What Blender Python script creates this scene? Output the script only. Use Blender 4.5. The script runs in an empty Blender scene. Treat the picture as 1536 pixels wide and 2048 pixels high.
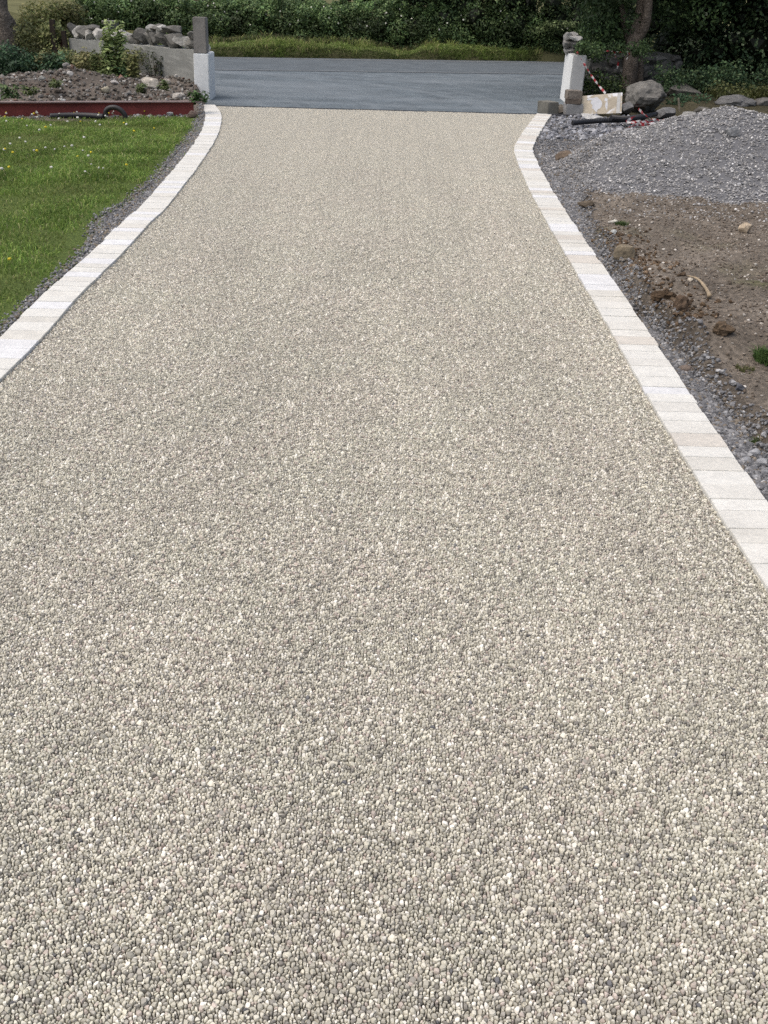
import bpy, bmesh, math, random
import numpy as np
from mathutils import Vector, noise as mnoise

random.seed(7)
RNG = np.random.default_rng(7)
scene = bpy.context.scene
COL = scene.collection
PI = math.pi

# ------------------------------------------------------------------ camera
F_PX, CAM_H, ROLL = 2100.0, 1.9, 0.030
PITCH = math.atan(1076 / F_PX)
cp, sp, cr, sr = math.cos(PITCH), math.sin(PITCH), math.cos(ROLL), math.sin(ROLL)
FW, DN, RT = np.array([0, cp, -sp]), np.array([0, -sp, -cp]), np.array([1.0, 0, 0])

def ray(x, y):
    u, v = (x - 768) / F_PX, (y - 1024) / F_PX
    return (u * cr + v * sr) * RT + FW + (-u * sr + v * cr) * DN

def G(x, y, z=0.0):                       # a point of the photograph taken to the level z
    r = ray(x, y)
    t = (z - CAM_H) / r[2]
    return np.array([r[0] * t, r[1] * t, z])

def at_y(x, y, Y):                        # the same at the distance Y
    r = ray(x, y)
    t = Y / r[1]
    return np.array([r[0] * t, Y, CAM_H + r[2] * t])

def ppm(p):                               # photo pixels per metre at a world point
    d = np.array(p, float) - np.array([0, 0, CAM_H])
    return F_PX / float(d @ FW)

cam = bpy.data.objects.new("camera", bpy.data.cameras.new("camera"))
COL.objects.link(cam)
xc = cr * RT - sr * DN
yc = -(sr * RT + cr * DN)
zc = -FW
from mathutils import Matrix
cam.matrix_world = Matrix(((xc[0], yc[0], zc[0], 0), (xc[1], yc[1], zc[1], 0), (xc[2], yc[2], zc[2], CAM_H), (0, 0, 0, 1)))
cam.data.sensor_fit = 'VERTICAL'
cam.data.sensor_height = 24
cam.data.lens = 24 * F_PX / 2048
cam.data.clip_start = 0.05
cam.data.clip_end = 3000
scene.camera = cam

# ------------------------------------------------------------------ materials
def node(nt, t, **kw):
    n = nt.nodes.new(t)
    for k, v in kw.items():
        if k in n.inputs:
            n.inputs[k].default_value = v
        else:
            setattr(n, k, v)
    return n

def vmat(name, rough=0.9, nscale=20.0, namt=0.35, bump=0.0, bscale=60.0, spec=0.3, transl=0.0, fine=None, metal=0.0, extra=None):
    """Colour from the mesh attribute col, broken up by two noises in world space, with bump."""
    m = bpy.data.materials.new(name)
    m.use_nodes = True
    nt = m.node_tree
    nt.nodes.clear()
    L = nt.links.new
    out = node(nt, 'ShaderNodeOutputMaterial')
    bs = node(nt, 'ShaderNodeBsdfPrincipled', Roughness=rough, Metallic=metal)
    bs.inputs['Specular IOR Level'].default_value = spec
    at = node(nt, 'ShaderNodeAttribute', attribute_name='col')
    geo = node(nt, 'ShaderNodeNewGeometry')
    n1 = node(nt, 'ShaderNodeTexNoise', Scale=nscale, Detail=6.0, Roughness=0.62)
    L(geo.outputs['Position'], n1.inputs['Vector'])
    mr = node(nt, 'ShaderNodeMapRange')
    mr.inputs['From Min'].default_value, mr.inputs['From Max'].default_value = 0.25, 0.75
    mr.inputs['To Min'].default_value, mr.inputs['To Max'].default_value = 1 - namt, 1 + namt
    L(n1.outputs['Fac'], mr.inputs['Value'])
    mul = node(nt, 'ShaderNodeVectorMath', operation='SCALE')
    L(at.outputs['Color'], mul.inputs[0])
    L(mr.outputs['Result'], mul.inputs['Scale'])
    colr = mul.outputs['Vector']
    if fine:
        n2 = node(nt, 'ShaderNodeTexNoise', Scale=fine[0], Detail=3.0, Roughness=0.6)
        L(geo.outputs['Position'], n2.inputs['Vector'])
        mr2 = node(nt, 'ShaderNodeMapRange')
        mr2.inputs['From Min'].default_value, mr2.inputs['From Max'].default_value = 0.3, 0.7
        mr2.inputs['To Min'].default_value, mr2.inputs['To Max'].default_value = 1 - fine[1], 1 + fine[1]
        L(n2.outputs['Fac'], mr2.inputs['Value'])
        mul2 = node(nt, 'ShaderNodeVectorMath', operation='SCALE')
        L(colr, mul2.inputs[0])
        L(mr2.outputs['Result'], mul2.inputs['Scale'])
        colr = mul2.outputs['Vector']
    if extra:
        colr = extra(nt, L, geo, colr)
    L(colr, bs.inputs['Base Color'])
    if bump:
        nb = node(nt, 'ShaderNodeTexNoise', Scale=bscale, Detail=8.0, Roughness=0.65)
        L(geo.outputs['Position'], nb.inputs['Vector'])
        bp = node(nt, 'ShaderNodeBump', Strength=1.0, Distance=bump)
        L(nb.outputs['Fac'], bp.inputs['Height'])
        L(bp.outputs['Normal'], bs.inputs['Normal'])
    sh = bs.outputs['BSDF']
    if transl:
        tr = node(nt, 'ShaderNodeBsdfTranslucent')
        L(colr, tr.inputs['Color'])
        mx = node(nt, 'ShaderNodeMixShader', Fac=transl)
        L(sh, mx.inputs[1])
        L(tr.outputs['BSDF'], mx.inputs[2])
        sh = mx.outputs['Shader']
    L(sh, out.inputs['Surface'])
    return m

def drive_tone(nt, L, geo, colr):
    """Broad patches of dust and damp over the gravel, and a paler dusty far end."""
    n = node(nt, 'ShaderNodeTexNoise', Scale=1.0, Detail=4.0, Roughness=0.55)
    mq = node(nt, 'ShaderNodeMapping')
    mq.inputs['Scale'].default_value = (1.5, 0.28, 1.0)
    L(geo.outputs['Position'], mq.inputs['Vector']); L(mq.outputs['Vector'], n.inputs['Vector'])
    mr = node(nt, 'ShaderNodeMapRange')
    mr.inputs['From Min'].default_value, mr.inputs['From Max'].default_value = 0.3, 0.7
    mr.inputs['To Min'].default_value, mr.inputs['To Max'].default_value = 0.90, 1.08
    L(n.outputs['Fac'], mr.inputs['Value'])
    nh = node(nt, 'ShaderNodeTexNoise', Scale=1.7, Detail=3.0, Roughness=0.5)
    L(geo.outputs['Position'], nh.inputs['Vector'])
    hr = node(nt, 'ShaderNodeMapRange')
    hr.inputs['From Min'].default_value, hr.inputs['From Max'].default_value = 0.38, 0.62
    L(nh.outputs['Fac'], hr.inputs['Value'])
    hm = node(nt, 'ShaderNodeMix', data_type='RGBA')
    hm.inputs['A'].default_value, hm.inputs['B'].default_value = (1.01, .995, .985, 1), (1.0, 1.0, .98, 1)
    L(hr.outputs['Result'], hm.inputs['Factor'])
    hv = node(nt, 'ShaderNodeVectorMath', operation='MULTIPLY')
    L(colr, hv.inputs[0]); L(hm.outputs['Result'], hv.inputs[1])
    colr = hv.outputs['Vector']
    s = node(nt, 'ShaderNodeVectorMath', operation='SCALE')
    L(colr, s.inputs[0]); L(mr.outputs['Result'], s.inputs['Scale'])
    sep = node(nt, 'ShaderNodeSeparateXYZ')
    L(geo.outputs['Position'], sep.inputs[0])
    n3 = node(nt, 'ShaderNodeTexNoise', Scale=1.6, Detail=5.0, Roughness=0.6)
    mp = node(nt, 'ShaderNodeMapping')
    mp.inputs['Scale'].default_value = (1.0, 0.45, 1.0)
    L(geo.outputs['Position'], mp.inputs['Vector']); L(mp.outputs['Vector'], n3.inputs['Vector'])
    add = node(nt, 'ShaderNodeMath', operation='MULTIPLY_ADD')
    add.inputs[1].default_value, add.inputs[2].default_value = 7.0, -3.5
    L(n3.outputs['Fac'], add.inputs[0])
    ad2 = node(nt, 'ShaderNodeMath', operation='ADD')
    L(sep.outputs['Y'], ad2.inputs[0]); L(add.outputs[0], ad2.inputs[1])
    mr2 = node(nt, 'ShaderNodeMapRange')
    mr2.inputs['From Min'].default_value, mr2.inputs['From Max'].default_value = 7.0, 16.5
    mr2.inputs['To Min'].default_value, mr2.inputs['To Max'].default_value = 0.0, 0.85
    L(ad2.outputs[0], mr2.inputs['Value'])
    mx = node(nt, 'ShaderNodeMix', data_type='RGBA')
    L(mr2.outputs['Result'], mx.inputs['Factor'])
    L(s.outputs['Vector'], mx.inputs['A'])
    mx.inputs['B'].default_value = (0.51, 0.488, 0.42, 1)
    return mx.outputs['Result']

def apron_tone(nt, L, geo, colr):
    """Pale dusty sweeps left by turning tyres."""
    res = colr
    for (cx, cy, k, lo, hi, amt) in ((-6.0, 17.0, 1.5, .50, .68, .6), (0.3, 40.0, 1.1, .46, .68, .6)):
        sub = node(nt, 'ShaderNodeVectorMath', operation='SUBTRACT')
        sub.inputs[1].default_value = (cx, cy, 0)
        L(geo.outputs['Position'], sub.inputs[0])
        ln = node(nt, 'ShaderNodeVectorMath', operation='LENGTH')
        L(sub.outputs[0], ln.inputs[0])
        sep = node(nt, 'ShaderNodeSeparateXYZ')
        L(geo.outputs['Position'], sep.inputs[0])
        cb = node(nt, 'ShaderNodeCombineXYZ')
        m1 = node(nt, 'ShaderNodeMath', operation='MULTIPLY'); m1.inputs[1].default_value = k
        m2 = node(nt, 'ShaderNodeMath', operation='MULTIPLY'); m2.inputs[1].default_value = 0.22
        L(ln.outputs['Value'], m1.inputs[0]); L(sep.outputs['X'], m2.inputs[0])
        L(m1.outputs[0], cb.inputs[0]); L(m2.outputs[0], cb.inputs[1])
        n = node(nt, 'ShaderNodeTexNoise', Scale=1.0, Detail=6.0, Roughness=0.6)
        L(cb.outputs[0], n.inputs['Vector'])
        mr = node(nt, 'ShaderNodeMapRange')
        mr.inputs['From Min'].default_value, mr.inputs['From Max'].default_value = lo, hi
        mr.inputs['To Max'].default_value = amt
        L(n.outputs['Fac'], mr.inputs['Value'])
        mx = node(nt, 'ShaderNodeMix', data_type='RGBA')
        L(mr.outputs['Result'], mx.inputs['Factor'])
        L(res, mx.inputs['A'])
        mx.inputs['B'].default_value = (0.195, 0.222, 0.243, 1)
        res = mx.outputs['Result']
    return res

M = {}
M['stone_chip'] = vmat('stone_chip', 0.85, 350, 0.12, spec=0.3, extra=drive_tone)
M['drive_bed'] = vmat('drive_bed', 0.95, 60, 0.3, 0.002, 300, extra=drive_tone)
M['grey_chip'] = vmat('grey_chip', 0.9, 60, 0.2)
M['rock'] = vmat('rock', 0.92, 9, 0.4, 0.012, 22, fine=(45, .3))
M['kerb'] = vmat('kerb', 0.85, 9, 0.10, 0.0022, 60, fine=(55, .09))
M['soil'] = vmat('soil', 1.0, 1.7, 0.28, 0.02, 18, spec=0.1, fine=(28, .4))
M['lawn'] = vmat('lawn', 1.0, 1.2, 0.3, 0.01, 40, spec=0.1, fine=(40, .35))
M['grass'] = vmat('grass', 0.6, 0.8, 0.3, spec=0.2, transl=0.3)
M['leaf'] = vmat('leaf', 0.55, 1.5, 0.3, spec=0.25, transl=0.22)
M['dark_core'] = vmat('dark_core', 1.0, 6, 0.4, 0.05, 10, spec=0.0)
M['bark'] = vmat('bark', 0.95, 7, 0.45, 0.05, 24, spec=0.1, fine=(32, .45))
M['asphalt'] = vmat('asphalt', 0.9, 1.8, 0.22, 0.004, 120, fine=(60, .3))
M['apron'] = vmat('apron', 0.9, 2.2, 0.34, 0.005, 90, fine=(34, .34), extra=apron_tone)
M['render'] = vmat('render', 0.9, 3.0, 0.2, 0.004, 70, fine=(25, .12))
M['white_paint'] = vmat('white_paint', 0.75, 2.5, 0.12, 0.003, 60, fine=(22, .08))
M['concrete'] = vmat('concrete', 0.95, 6, 0.25, 0.004, 90, fine=(60, .22))
M['red_steel'] = vmat('red_steel', 0.6, 3.5, 0.28, 0.0015, 40, fine=(30, .15))
M['plastic'] = vmat('plastic', 0.45, 6, 0.25, 0.001, 60, spec=0.4)
M['tape'] = vmat('tape', 0.4, 12, 0.12, spec=0.4, transl=0.2)
M['wood'] = vmat('wood', 0.9, 14, 0.3, 0.004, 40, fine=(60, .2))
M['field'] = vmat('field', 1.0, 0.25, 0.3, spec=0.05, fine=(2.5, .25))
M['petal'] = vmat('petal', 0.7, 30, 0.05, transl=0.2)

def board_tone(nt, L, geo, colr):
    n = node(nt, 'ShaderNodeTexNoise', Scale=3.2, Detail=5.0, Roughness=0.6, Distortion=1.2)
    L(geo.outputs['Position'], n.inputs['Vector'])
    mr = node(nt, 'ShaderNodeMapRange')
    mr.inputs['From Min'].default_value, mr.inputs['From Max'].default_value = 0.52, 0.6
    L(n.outputs['Fac'], mr.inputs['Value'])
    mx = node(nt, 'ShaderNodeMix', data_type='RGBA')
    L(mr.outputs['Result'], mx.inputs['Factor']); L(colr, mx.inputs['A'])
    mx.inputs['B'].default_value = (0.85, 0.85, 0.86, 1)
    return mx.outputs['Result']
M['board'] = vmat('board', 0.7, 4, 0.3, 0.002, 40, fine=(30, .15), extra=board_tone)

# ------------------------------------------------------------------ mesh helpers
def mesh(name, V, F, mat, col=(.5, .5, .5), parent=None, smooth=False, loc=None):
    V = np.asarray(V, np.float32).reshape(-1, 3)
    if loc is not None:
        V = V - np.asarray(loc, np.float32)
    me = bpy.data.meshes.new(name)
    if isinstance(F, np.ndarray):
        F = [F]
    elif len(F) and not isinstance(F[0], np.ndarray):
        by = {}
        for f in F:
            by.setdefault(len(f), []).append(f)
        F = [np.array(v, np.int32) for v in by.values()]
    nl = sum(f.size for f in F)
    nf = sum(len(f) for f in F)
    me.vertices.add(len(V)); me.vertices.foreach_set('co', V.ravel())
    me.loops.add(nl); me.polygons.add(nf)
    li = np.concatenate([f.ravel() for f in F]).astype(np.int32) if F else np.zeros(0, np.int32)
    tot = np.concatenate([np.full(len(f), f.shape[1], np.int32) for f in F]) if F else np.zeros(0, np.int32)
    me.loops.foreach_set('vertex_index', li)
    st = np.concatenate([[0], np.cumsum(tot)[:-1]]).astype(np.int32) if nf else tot
    me.polygons.foreach_set('loop_start', st)
    me.update(calc_edges=True)
    me.validate()
    c = np.ones((len(V), 4), np.float32)
    c[:, :3] = np.asarray(col, np.float32)
    a = me.attributes.new('col', 'FLOAT_COLOR', 'POINT')
    a.data.foreach_set('color', c.ravel())
    me.polygons.foreach_set('use_smooth', np.full(len(me.polygons), bool(smooth)))
    me.materials.append(mat)
    o = bpy.data.objects.new(name, me)
    COL.objects.link(o)
    if loc is not None and parent is None:
        o.location = loc
    if parent is not None:
        o.parent = parent
        if loc is None:
            o.location = -parent.location
        else:
            o.location = Vector(loc) - parent.location
    return o

def tag(o, label=None, cat=None, group=None, kind=None):
    if label: o['label'] = label
    if cat: o['category'] = cat
    if group: o['group'] = group
    if kind: o['kind'] = kind
    return o

def empty(name, loc):
    o = bpy.data.objects.new(name, None)
    o.location = Vector([float(v) for v in loc])
    o.empty_display_size = 0.2
    COL.objects.link(o)
    return o

_ico = {}
def ico(sub):
    if sub not in _ico:
        bm = bmesh.new()
        bmesh.ops.create_icosphere(bm, subdivisions=sub, radius=1)
        _ico[sub] = (np.array([v.co[:] for v in bm.verts]), np.array([[v.index for v in f.verts] for f in bm.faces], np.int32))
        bm.free()
    return _ico[sub]

def rock_shape(seed, sub=2, cuts=11, amp=0.10, dmin=.42, dmax=.78):
    V, F = ico(sub)
    V = V.copy()
    r = np.random.default_rng(seed)
    for _ in range(cuts):
        n = r.normal(size=3); n /= np.linalg.norm(n)
        d = r.uniform(dmin, dmax)
        k = V @ n - d
        V -= np.outer(np.maximum(k, 0), n)
    if amp:
        off = r.uniform(-50, 50, 3)
        for i in range(len(V)):
            p = Vector(V[i] * 1.7 + off)
            V[i] *= 1 + amp * (mnoise.noise(p) + .5 * mnoise.noise(p * 2.7))
    return V, F

def rots(n, rng, tilt=0.4):
    a = rng.uniform(0, 2 * PI, n); t = rng.normal(0, tilt, n); b = rng.uniform(0, 2 * PI, n)
    ca, sa = np.cos(a), np.sin(a)
    Rz = np.zeros((n, 3, 3)); Rz[:, 0, 0] = ca; Rz[:, 0, 1] = -sa; Rz[:, 1, 0] = sa; Rz[:, 1, 1] = ca; Rz[:, 2, 2] = 1
    ct, st = np.cos(t), np.sin(t)
    Rx = np.zeros((n, 3, 3)); Rx[:, 0, 0] = 1; Rx[:, 1, 1] = ct; Rx[:, 1, 2] = -st; Rx[:, 2, 1] = st; Rx[:, 2, 2] = ct
    cb, sb = np.cos(b), np.sin(b)
    Rb = np.zeros((n, 3, 3)); Rb[:, 0, 0] = cb; Rb[:, 0, 1] = -sb; Rb[:, 1, 0] = sb; Rb[:, 1, 1] = cb; Rb[:, 2, 2] = 1
    return Rb @ Rx @ Rz

def scatter(bases, pos, scl, R, cols, rng):
    """Many copies of a few base shapes merged into arrays."""
    which = rng.integers(0, len(bases), len(pos))
    Vs, Fs, Cs, base = [], [], [], 0
    for b, (BV, BF) in enumerate(bases):
        i = np.where(which == b)[0]
        if not len(i): continue
        v = BV[None] * scl[i][:, None, :]
        v = np.einsum('nij,nkj->nki', R[i], v) + pos[i][:, None, :]
        Vs.append(v.reshape(-1, 3))
        f = BF[None] + (np.arange(len(i)) * len(BV))[:, None, None] + base
        Fs.append(f.reshape(-1, BF.shape[1]))
        Cs.append(np.repeat(cols[i], len(BV), axis=0))
        base += len(i) * len(BV)
    return np.concatenate(Vs), np.concatenate(Fs).astype(np.int32), np.concatenate(Cs)

def palette(cols, w, n, rng, jit=0.12):
    c = np.array(cols)[rng.choice(len(cols), n, p=np.array(w) / sum(w))]
    return np.clip(c * (1 + rng.normal(0, jit, (n, 1))), 0.01, 0.95)

def leaves(pos, nrm, size, cols, rng, asp=0.55):
    """One small pointed leaf (two triangles as a quad) for each position, roughly across its normal."""
    n = len(pos)
    t = rng.normal(size=(n, 3))
    nrm = nrm / (np.linalg.norm(nrm, axis=1, keepdims=True) + 1e-9)
    t -= (t * nrm).sum(1, keepdims=True) * nrm
    t /= np.linalg.norm(t, axis=1, keepdims=True) + 1e-9
    b = np.cross(nrm, t)
    L_ = size[:, None] * t; W_ = size[:, None] * asp * b
    V = np.stack([pos - L_ * .5, pos + W_ * .5 - L_ * .05, pos + L_ * .5, pos - W_ * .5 - L_ * .05], 1).reshape(-1, 3)
    F = np.arange(n * 4, dtype=np.int32).reshape(n, 4)
    return V, F, np.repeat(cols, 4, axis=0)

def blades(pos, h, w, lean, cols, rng):
    n = len(pos)
    a = rng.uniform(0, 2 * PI, n); la = rng.uniform(0, 2 * PI, n)
    side = np.stack([np.cos(a), np.sin(a), np.zeros(n)], 1) * w[:, None] * .5
    ld = np.stack([np.cos(la), np.sin(la), np.zeros(n)], 1) * (lean * h)[:, None]
    up = np.zeros((n, 3)); up[:, 2] = h
    mid = pos + up * .55 + ld * .3
    tip = pos + up * (1 - .35 * lean[:, None]) + ld
    V = np.stack([pos - side, pos + side, mid + side * .8, mid - side * .8, tip], 1).reshape(-1, 3)
    b = (np.arange(n) * 5)[:, None]
    Q = (b + np.array([[0, 1, 2, 3]])).astype(np.int32)
    T = (b + np.array([[3, 2, 4]])).astype(np.int32)
    return V, [Q, T], np.repeat(cols, 5, axis=0)

def blob_leaves(blobs, per, size, base_cols, rng, up=0.35, shade=.25, fill=.55, asp=.55):
    """Leaves through the outer part of several ellipsoids; clumps differ in tone."""
    P, N, S, C = [], [], [], []
    for (c, r) in blobs:
        c = np.array(c); r = np.array(r) * np.ones(3)
        n = int(3.0 * per * (r[0] * r[1] + r[1] * r[2] + r[0] * r[2]) / 3)
        if n < 3: continue
        d = rng.normal(size=(n, 3)); d /= np.linalg.norm(d, axis=1, keepdims=True)
        lump = np.array([1 + .25 * mnoise.noise(Vector((dd * 2.2 + c * .7).tolist())) for dd in d])
        rad = (fill + (1 - fill) * rng.random(n) ** .5) * lump
        P.append(c + d * rad[:, None] * r)
        N.append(d * .7 + rng.normal(0, .55, (n, 3)) + np.array([0, 0, up]))
        S.append(size * rng.uniform(.6, 1.35, n))
        tone = np.clip(1 + rng.normal(0, shade), .5, 1.7)
        C.append(palette(base_cols, [1] * len(base_cols), n, rng, .22) * tone)
    return leaves(np.concatenate(P), np.concatenate(N), np.concatenate(S), np.concatenate(C), rng, asp)

def tube(path, radii, seg=10, rough=0.0, seed=0, cap=True, flat=1.0):
    path = np.array(path, float); n = len(path)
    radii = np.ones(n) * np.asarray(radii, float)
    V = []
    r = np.random.default_rng(seed); off = r.uniform(-30, 30, 3)
    T = np.gradient(path, axis=0)
    ref = np.array([0.31, .87, .17])
    for i in range(n):
        t = T[i] / (np.linalg.norm(T[i]) + 1e-9)
        u = np.cross(t, ref); u /= np.linalg.norm(u) + 1e-9
        w = np.cross(t, u)
        for k in range(seg):
            a = 2 * PI * k / seg
            rr = radii[i]
            if rough:
                q = Vector((math.cos(a) * 1.6 + off[0], math.sin(a) * 1.6 + off[1], i * .22 + off[2]))
                rr *= 1 + rough * (mnoise.noise(q) + .6 * mnoise.noise(q * 2.3))
            V.append(path[i] + rr * (math.cos(a) * u + math.sin(a) * w * flat))
    F = []
    for i in range(n - 1):
        for k in range(seg):
            k2 = (k + 1) % seg
            F.append((i * seg + k, i * seg + k2, (i + 1) * seg + k2, (i + 1) * seg + k))
    if cap:
        F.append(tuple(range(seg))[::-1]); F.append(tuple((n - 1) * seg + k for k in range(seg)))
    return np.array(V), F

def smooth_path(pts, n):
    pts = np.array(pts, float)
    if len(pts) == 2:
        return pts[0] + (pts[1] - pts[0]) * np.linspace(0, 1, n)[:, None]
    P = np.vstack([2 * pts[0] - pts[1], pts, 2 * pts[-1] - pts[-2]])
    out = []
    m = len(pts) - 1
    for s in np.linspace(0, m, n):
        i = min(int(s), m - 1); t = s - i
        p0, p1, p2, p3 = P[i], P[i + 1], P[i + 2], P[i + 3]
        out.append(.5 * ((2 * p1) + (-p0 + p2) * t + (2 * p0 - 5 * p1 + 4 * p2 - p3) * t * t + (-p0 + 3 * p1 - 3 * p2 + p3) * t ** 3))
    return np.array(out)

def block(size, bev=0.008, jit=0.0, seed=0, cuts=0):
    """A bevelled, slightly uneven block with its base at z = 0."""
    bm = bmesh.new()
    bmesh.ops.create_cube(bm, size=1)
    for v in bm.verts:
        v.co = Vector((v.co.x * size[0], v.co.y * size[1], (v.co.z + .5) * size[2]))
    if cuts:
        bmesh.ops.subdivide_edges(bm, edges=bm.edges[:], cuts=cuts, use_grid_fill=True)
    elif bev:
        bmesh.ops.bevel(bm, geom=bm.edges[:], offset=bev, segments=2, affect='EDGES')
    r = random.Random(seed)
    if jit:
        o = Vector((r.uniform(-40, 40), r.uniform(-40, 40), r.uniform(-40, 40)))
        for v in bm.verts:
            k = v.co * 3.1 + o
            v.co += Vector((mnoise.noise(k), mnoise.noise(k + Vector((9, 3, 1))), mnoise.noise(k + Vector((2, 8, 5))))) * jit
            k = v.co * 14 + o
            v.co += Vector((mnoise.noise(k), mnoise.noise(k + Vector((9, 3, 1))), mnoise.noise(k + Vector((2, 8, 5))))) * jit * .35
    V = np.array([v.co[:] for v in bm.verts]); F = [tuple(v.index for v in f.verts) for f in bm.faces]
    bm.free()
    return V, F

def rz(V, a):
    c, s = math.cos(a), math.sin(a)
    V = np.asarray(V, float)
    return np.stack([V[:, 0] * c - V[:, 1] * s, V[:, 0] * s + V[:, 1] * c, V[:, 2]], 1)

def fbm(x, y, s, seed=0.0, oct=4):
    v, a = 0.0, 1.0
    for _ in range(oct):
        v += a * mnoise.noise(Vector((x * s, y * s, seed)))
        s *= 2.1; a *= .5
    return v

# ------------------------------------------------------------------ drive outline (world)
LI = [G(*p)[:2] for p in ((0, 763), (80, 683), (153, 600), (200, 553), (247, 507), (300, 448), (333, 417), (367, 373), (400, 330), (433, 277), (443, 244), (441, 226), (430, 211))]
RI = [G(*p)[:2] for p in ((1536, 1185), (1418, 1000), (1297, 800), (1184, 600), (1125, 500), (1096, 450), (1057, 377), (1034, 323), (1028, 300), (1032, 288), (1048, 262), (1074, 228))]
LI = [np.array([LI[0][0], y]) for y in (-1.5, -.5, .5, 1.5, 2.5, 3.5, 4.4)] + LI
RI = [np.array([RI[0][0] + .01, y]) for y in (-1.5, -.5, .5, 1.3, 2.0)] + RI
LI = smooth_path(LI, 240); RI = smooth_path(RI, 240)
KW = 0.232
def xl(Y): return np.interp(Y, LI[:, 1], LI[:, 0])
def xr(Y): return np.interp(Y, RI[:, 1], RI[:, 0])
EL, ER = G(404, 211)[:2], G(1102, 229)[:2]
def yend(X): return EL[1] + (ER[1] - EL[1]) * (X - EL[0]) / (ER[0] - EL[0])

def offset(line, side):
    T = np.gradient(line, axis=0); T /= np.linalg.norm(T, axis=1, keepdims=True)
    N = np.stack([-T[:, 1], T[:, 0]], 1) * side
    return line + N * KW
LO, RO = offset(LI, 1), offset(RI, -1)
def xlo(Y): return np.interp(Y, LO[:, 1], LO[:, 0])
def xro(Y): return np.interp(Y, RO[:, 1], RO[:, 0])
YE = min(EL[1], ER[1])

# ------------------------------------------------------------------ ground sheets
def sheet(name, pts, z, mat, col, kind='structure'):
    V = [(p[0], p[1], z) for p in pts]
    o = mesh(name, V, [tuple(range(len(V)))], mat, col)
    return tag(o, kind=kind)

sheet('ground', ((-1500, -400), (1500, -400), (1500, 2500), (-1500, 2500)), -0.09, M['field'], (.07, .085, .03))

# drive bed: rows across between the kerbs
rows = np.linspace(-1.5, 1, 160)
V, F = [], []
ts = np.concatenate([np.linspace(-1.5, YE + .6, 140)])
for Y in ts:
    for k in range(9):
        a, b = xl(Y) - .08, xr(Y) + .08
        X = a + (b - a) * k / 8
        V.append((X, min(Y, yend(X)), -0.014))
for i in range(len(ts) - 1):
    for k in range(8):
        F.append((i * 9 + k, i * 9 + k + 1, i * 9 + 10 + k, i * 9 + 9 + k))
tag(mesh('driveway', V, F, M['drive_bed'], (.04, .036, .03)), kind='structure')

# dark joint between the drive and the tarmac
a, b = EL + (0.0, .0), ER + (.25, 0)
sheet('tar_joint', (a + (0, .0), b + (0, .0), b + (0, .11), a + (0, .11)), -0.004, M['asphalt'], (.018, .018, .02))

# ------------------------------------------------------------------ drive gravel: small tiles of stone chips laid over the bed
CHIP_COL = [(.62, .597, .512), (.522, .502, .42), (.434, .415, .352), (.342, .327, .29), (.76, .738, .668), (.48, .422, .375), (.243, .23, .205), (.135, .135, .14)]
CHIP_W = [22, 24, 20, 14, 10, 6, 4.5, .35]
def chip_sites(seed, s, spacing, border=None, band=.026):
    """Sites and weights of one tile; the sites near its border are the same on every tile, so tiles meet without a seam."""
    r = np.random.default_rng(seed)
    k = max(2, int(round(s / spacing)))
    gx, gy = np.meshgrid((np.arange(k) + .5) / k - .5, (np.arange(k) + .5) / k - .5)
    p = np.stack([gx.ravel(), gy.ravel()], 1) * s + r.uniform(-.43, .43, (k * k, 2)) * s / k
    w = (np.clip(r.lognormal(0, .42, k * k), .4, 2.3) * spacing * .42) ** 2
    keep = r.random(k * k) > .07
    if border is not None:
        edge = (np.abs(gx.ravel() * s) > s / 2 - band) | (np.abs(gy.ravel() * s) > s / 2 - band)
        p[edge], w[edge], keep[edge] = border[0][edge], border[1][edge], border[2][edge]
    return p, w, keep

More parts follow.
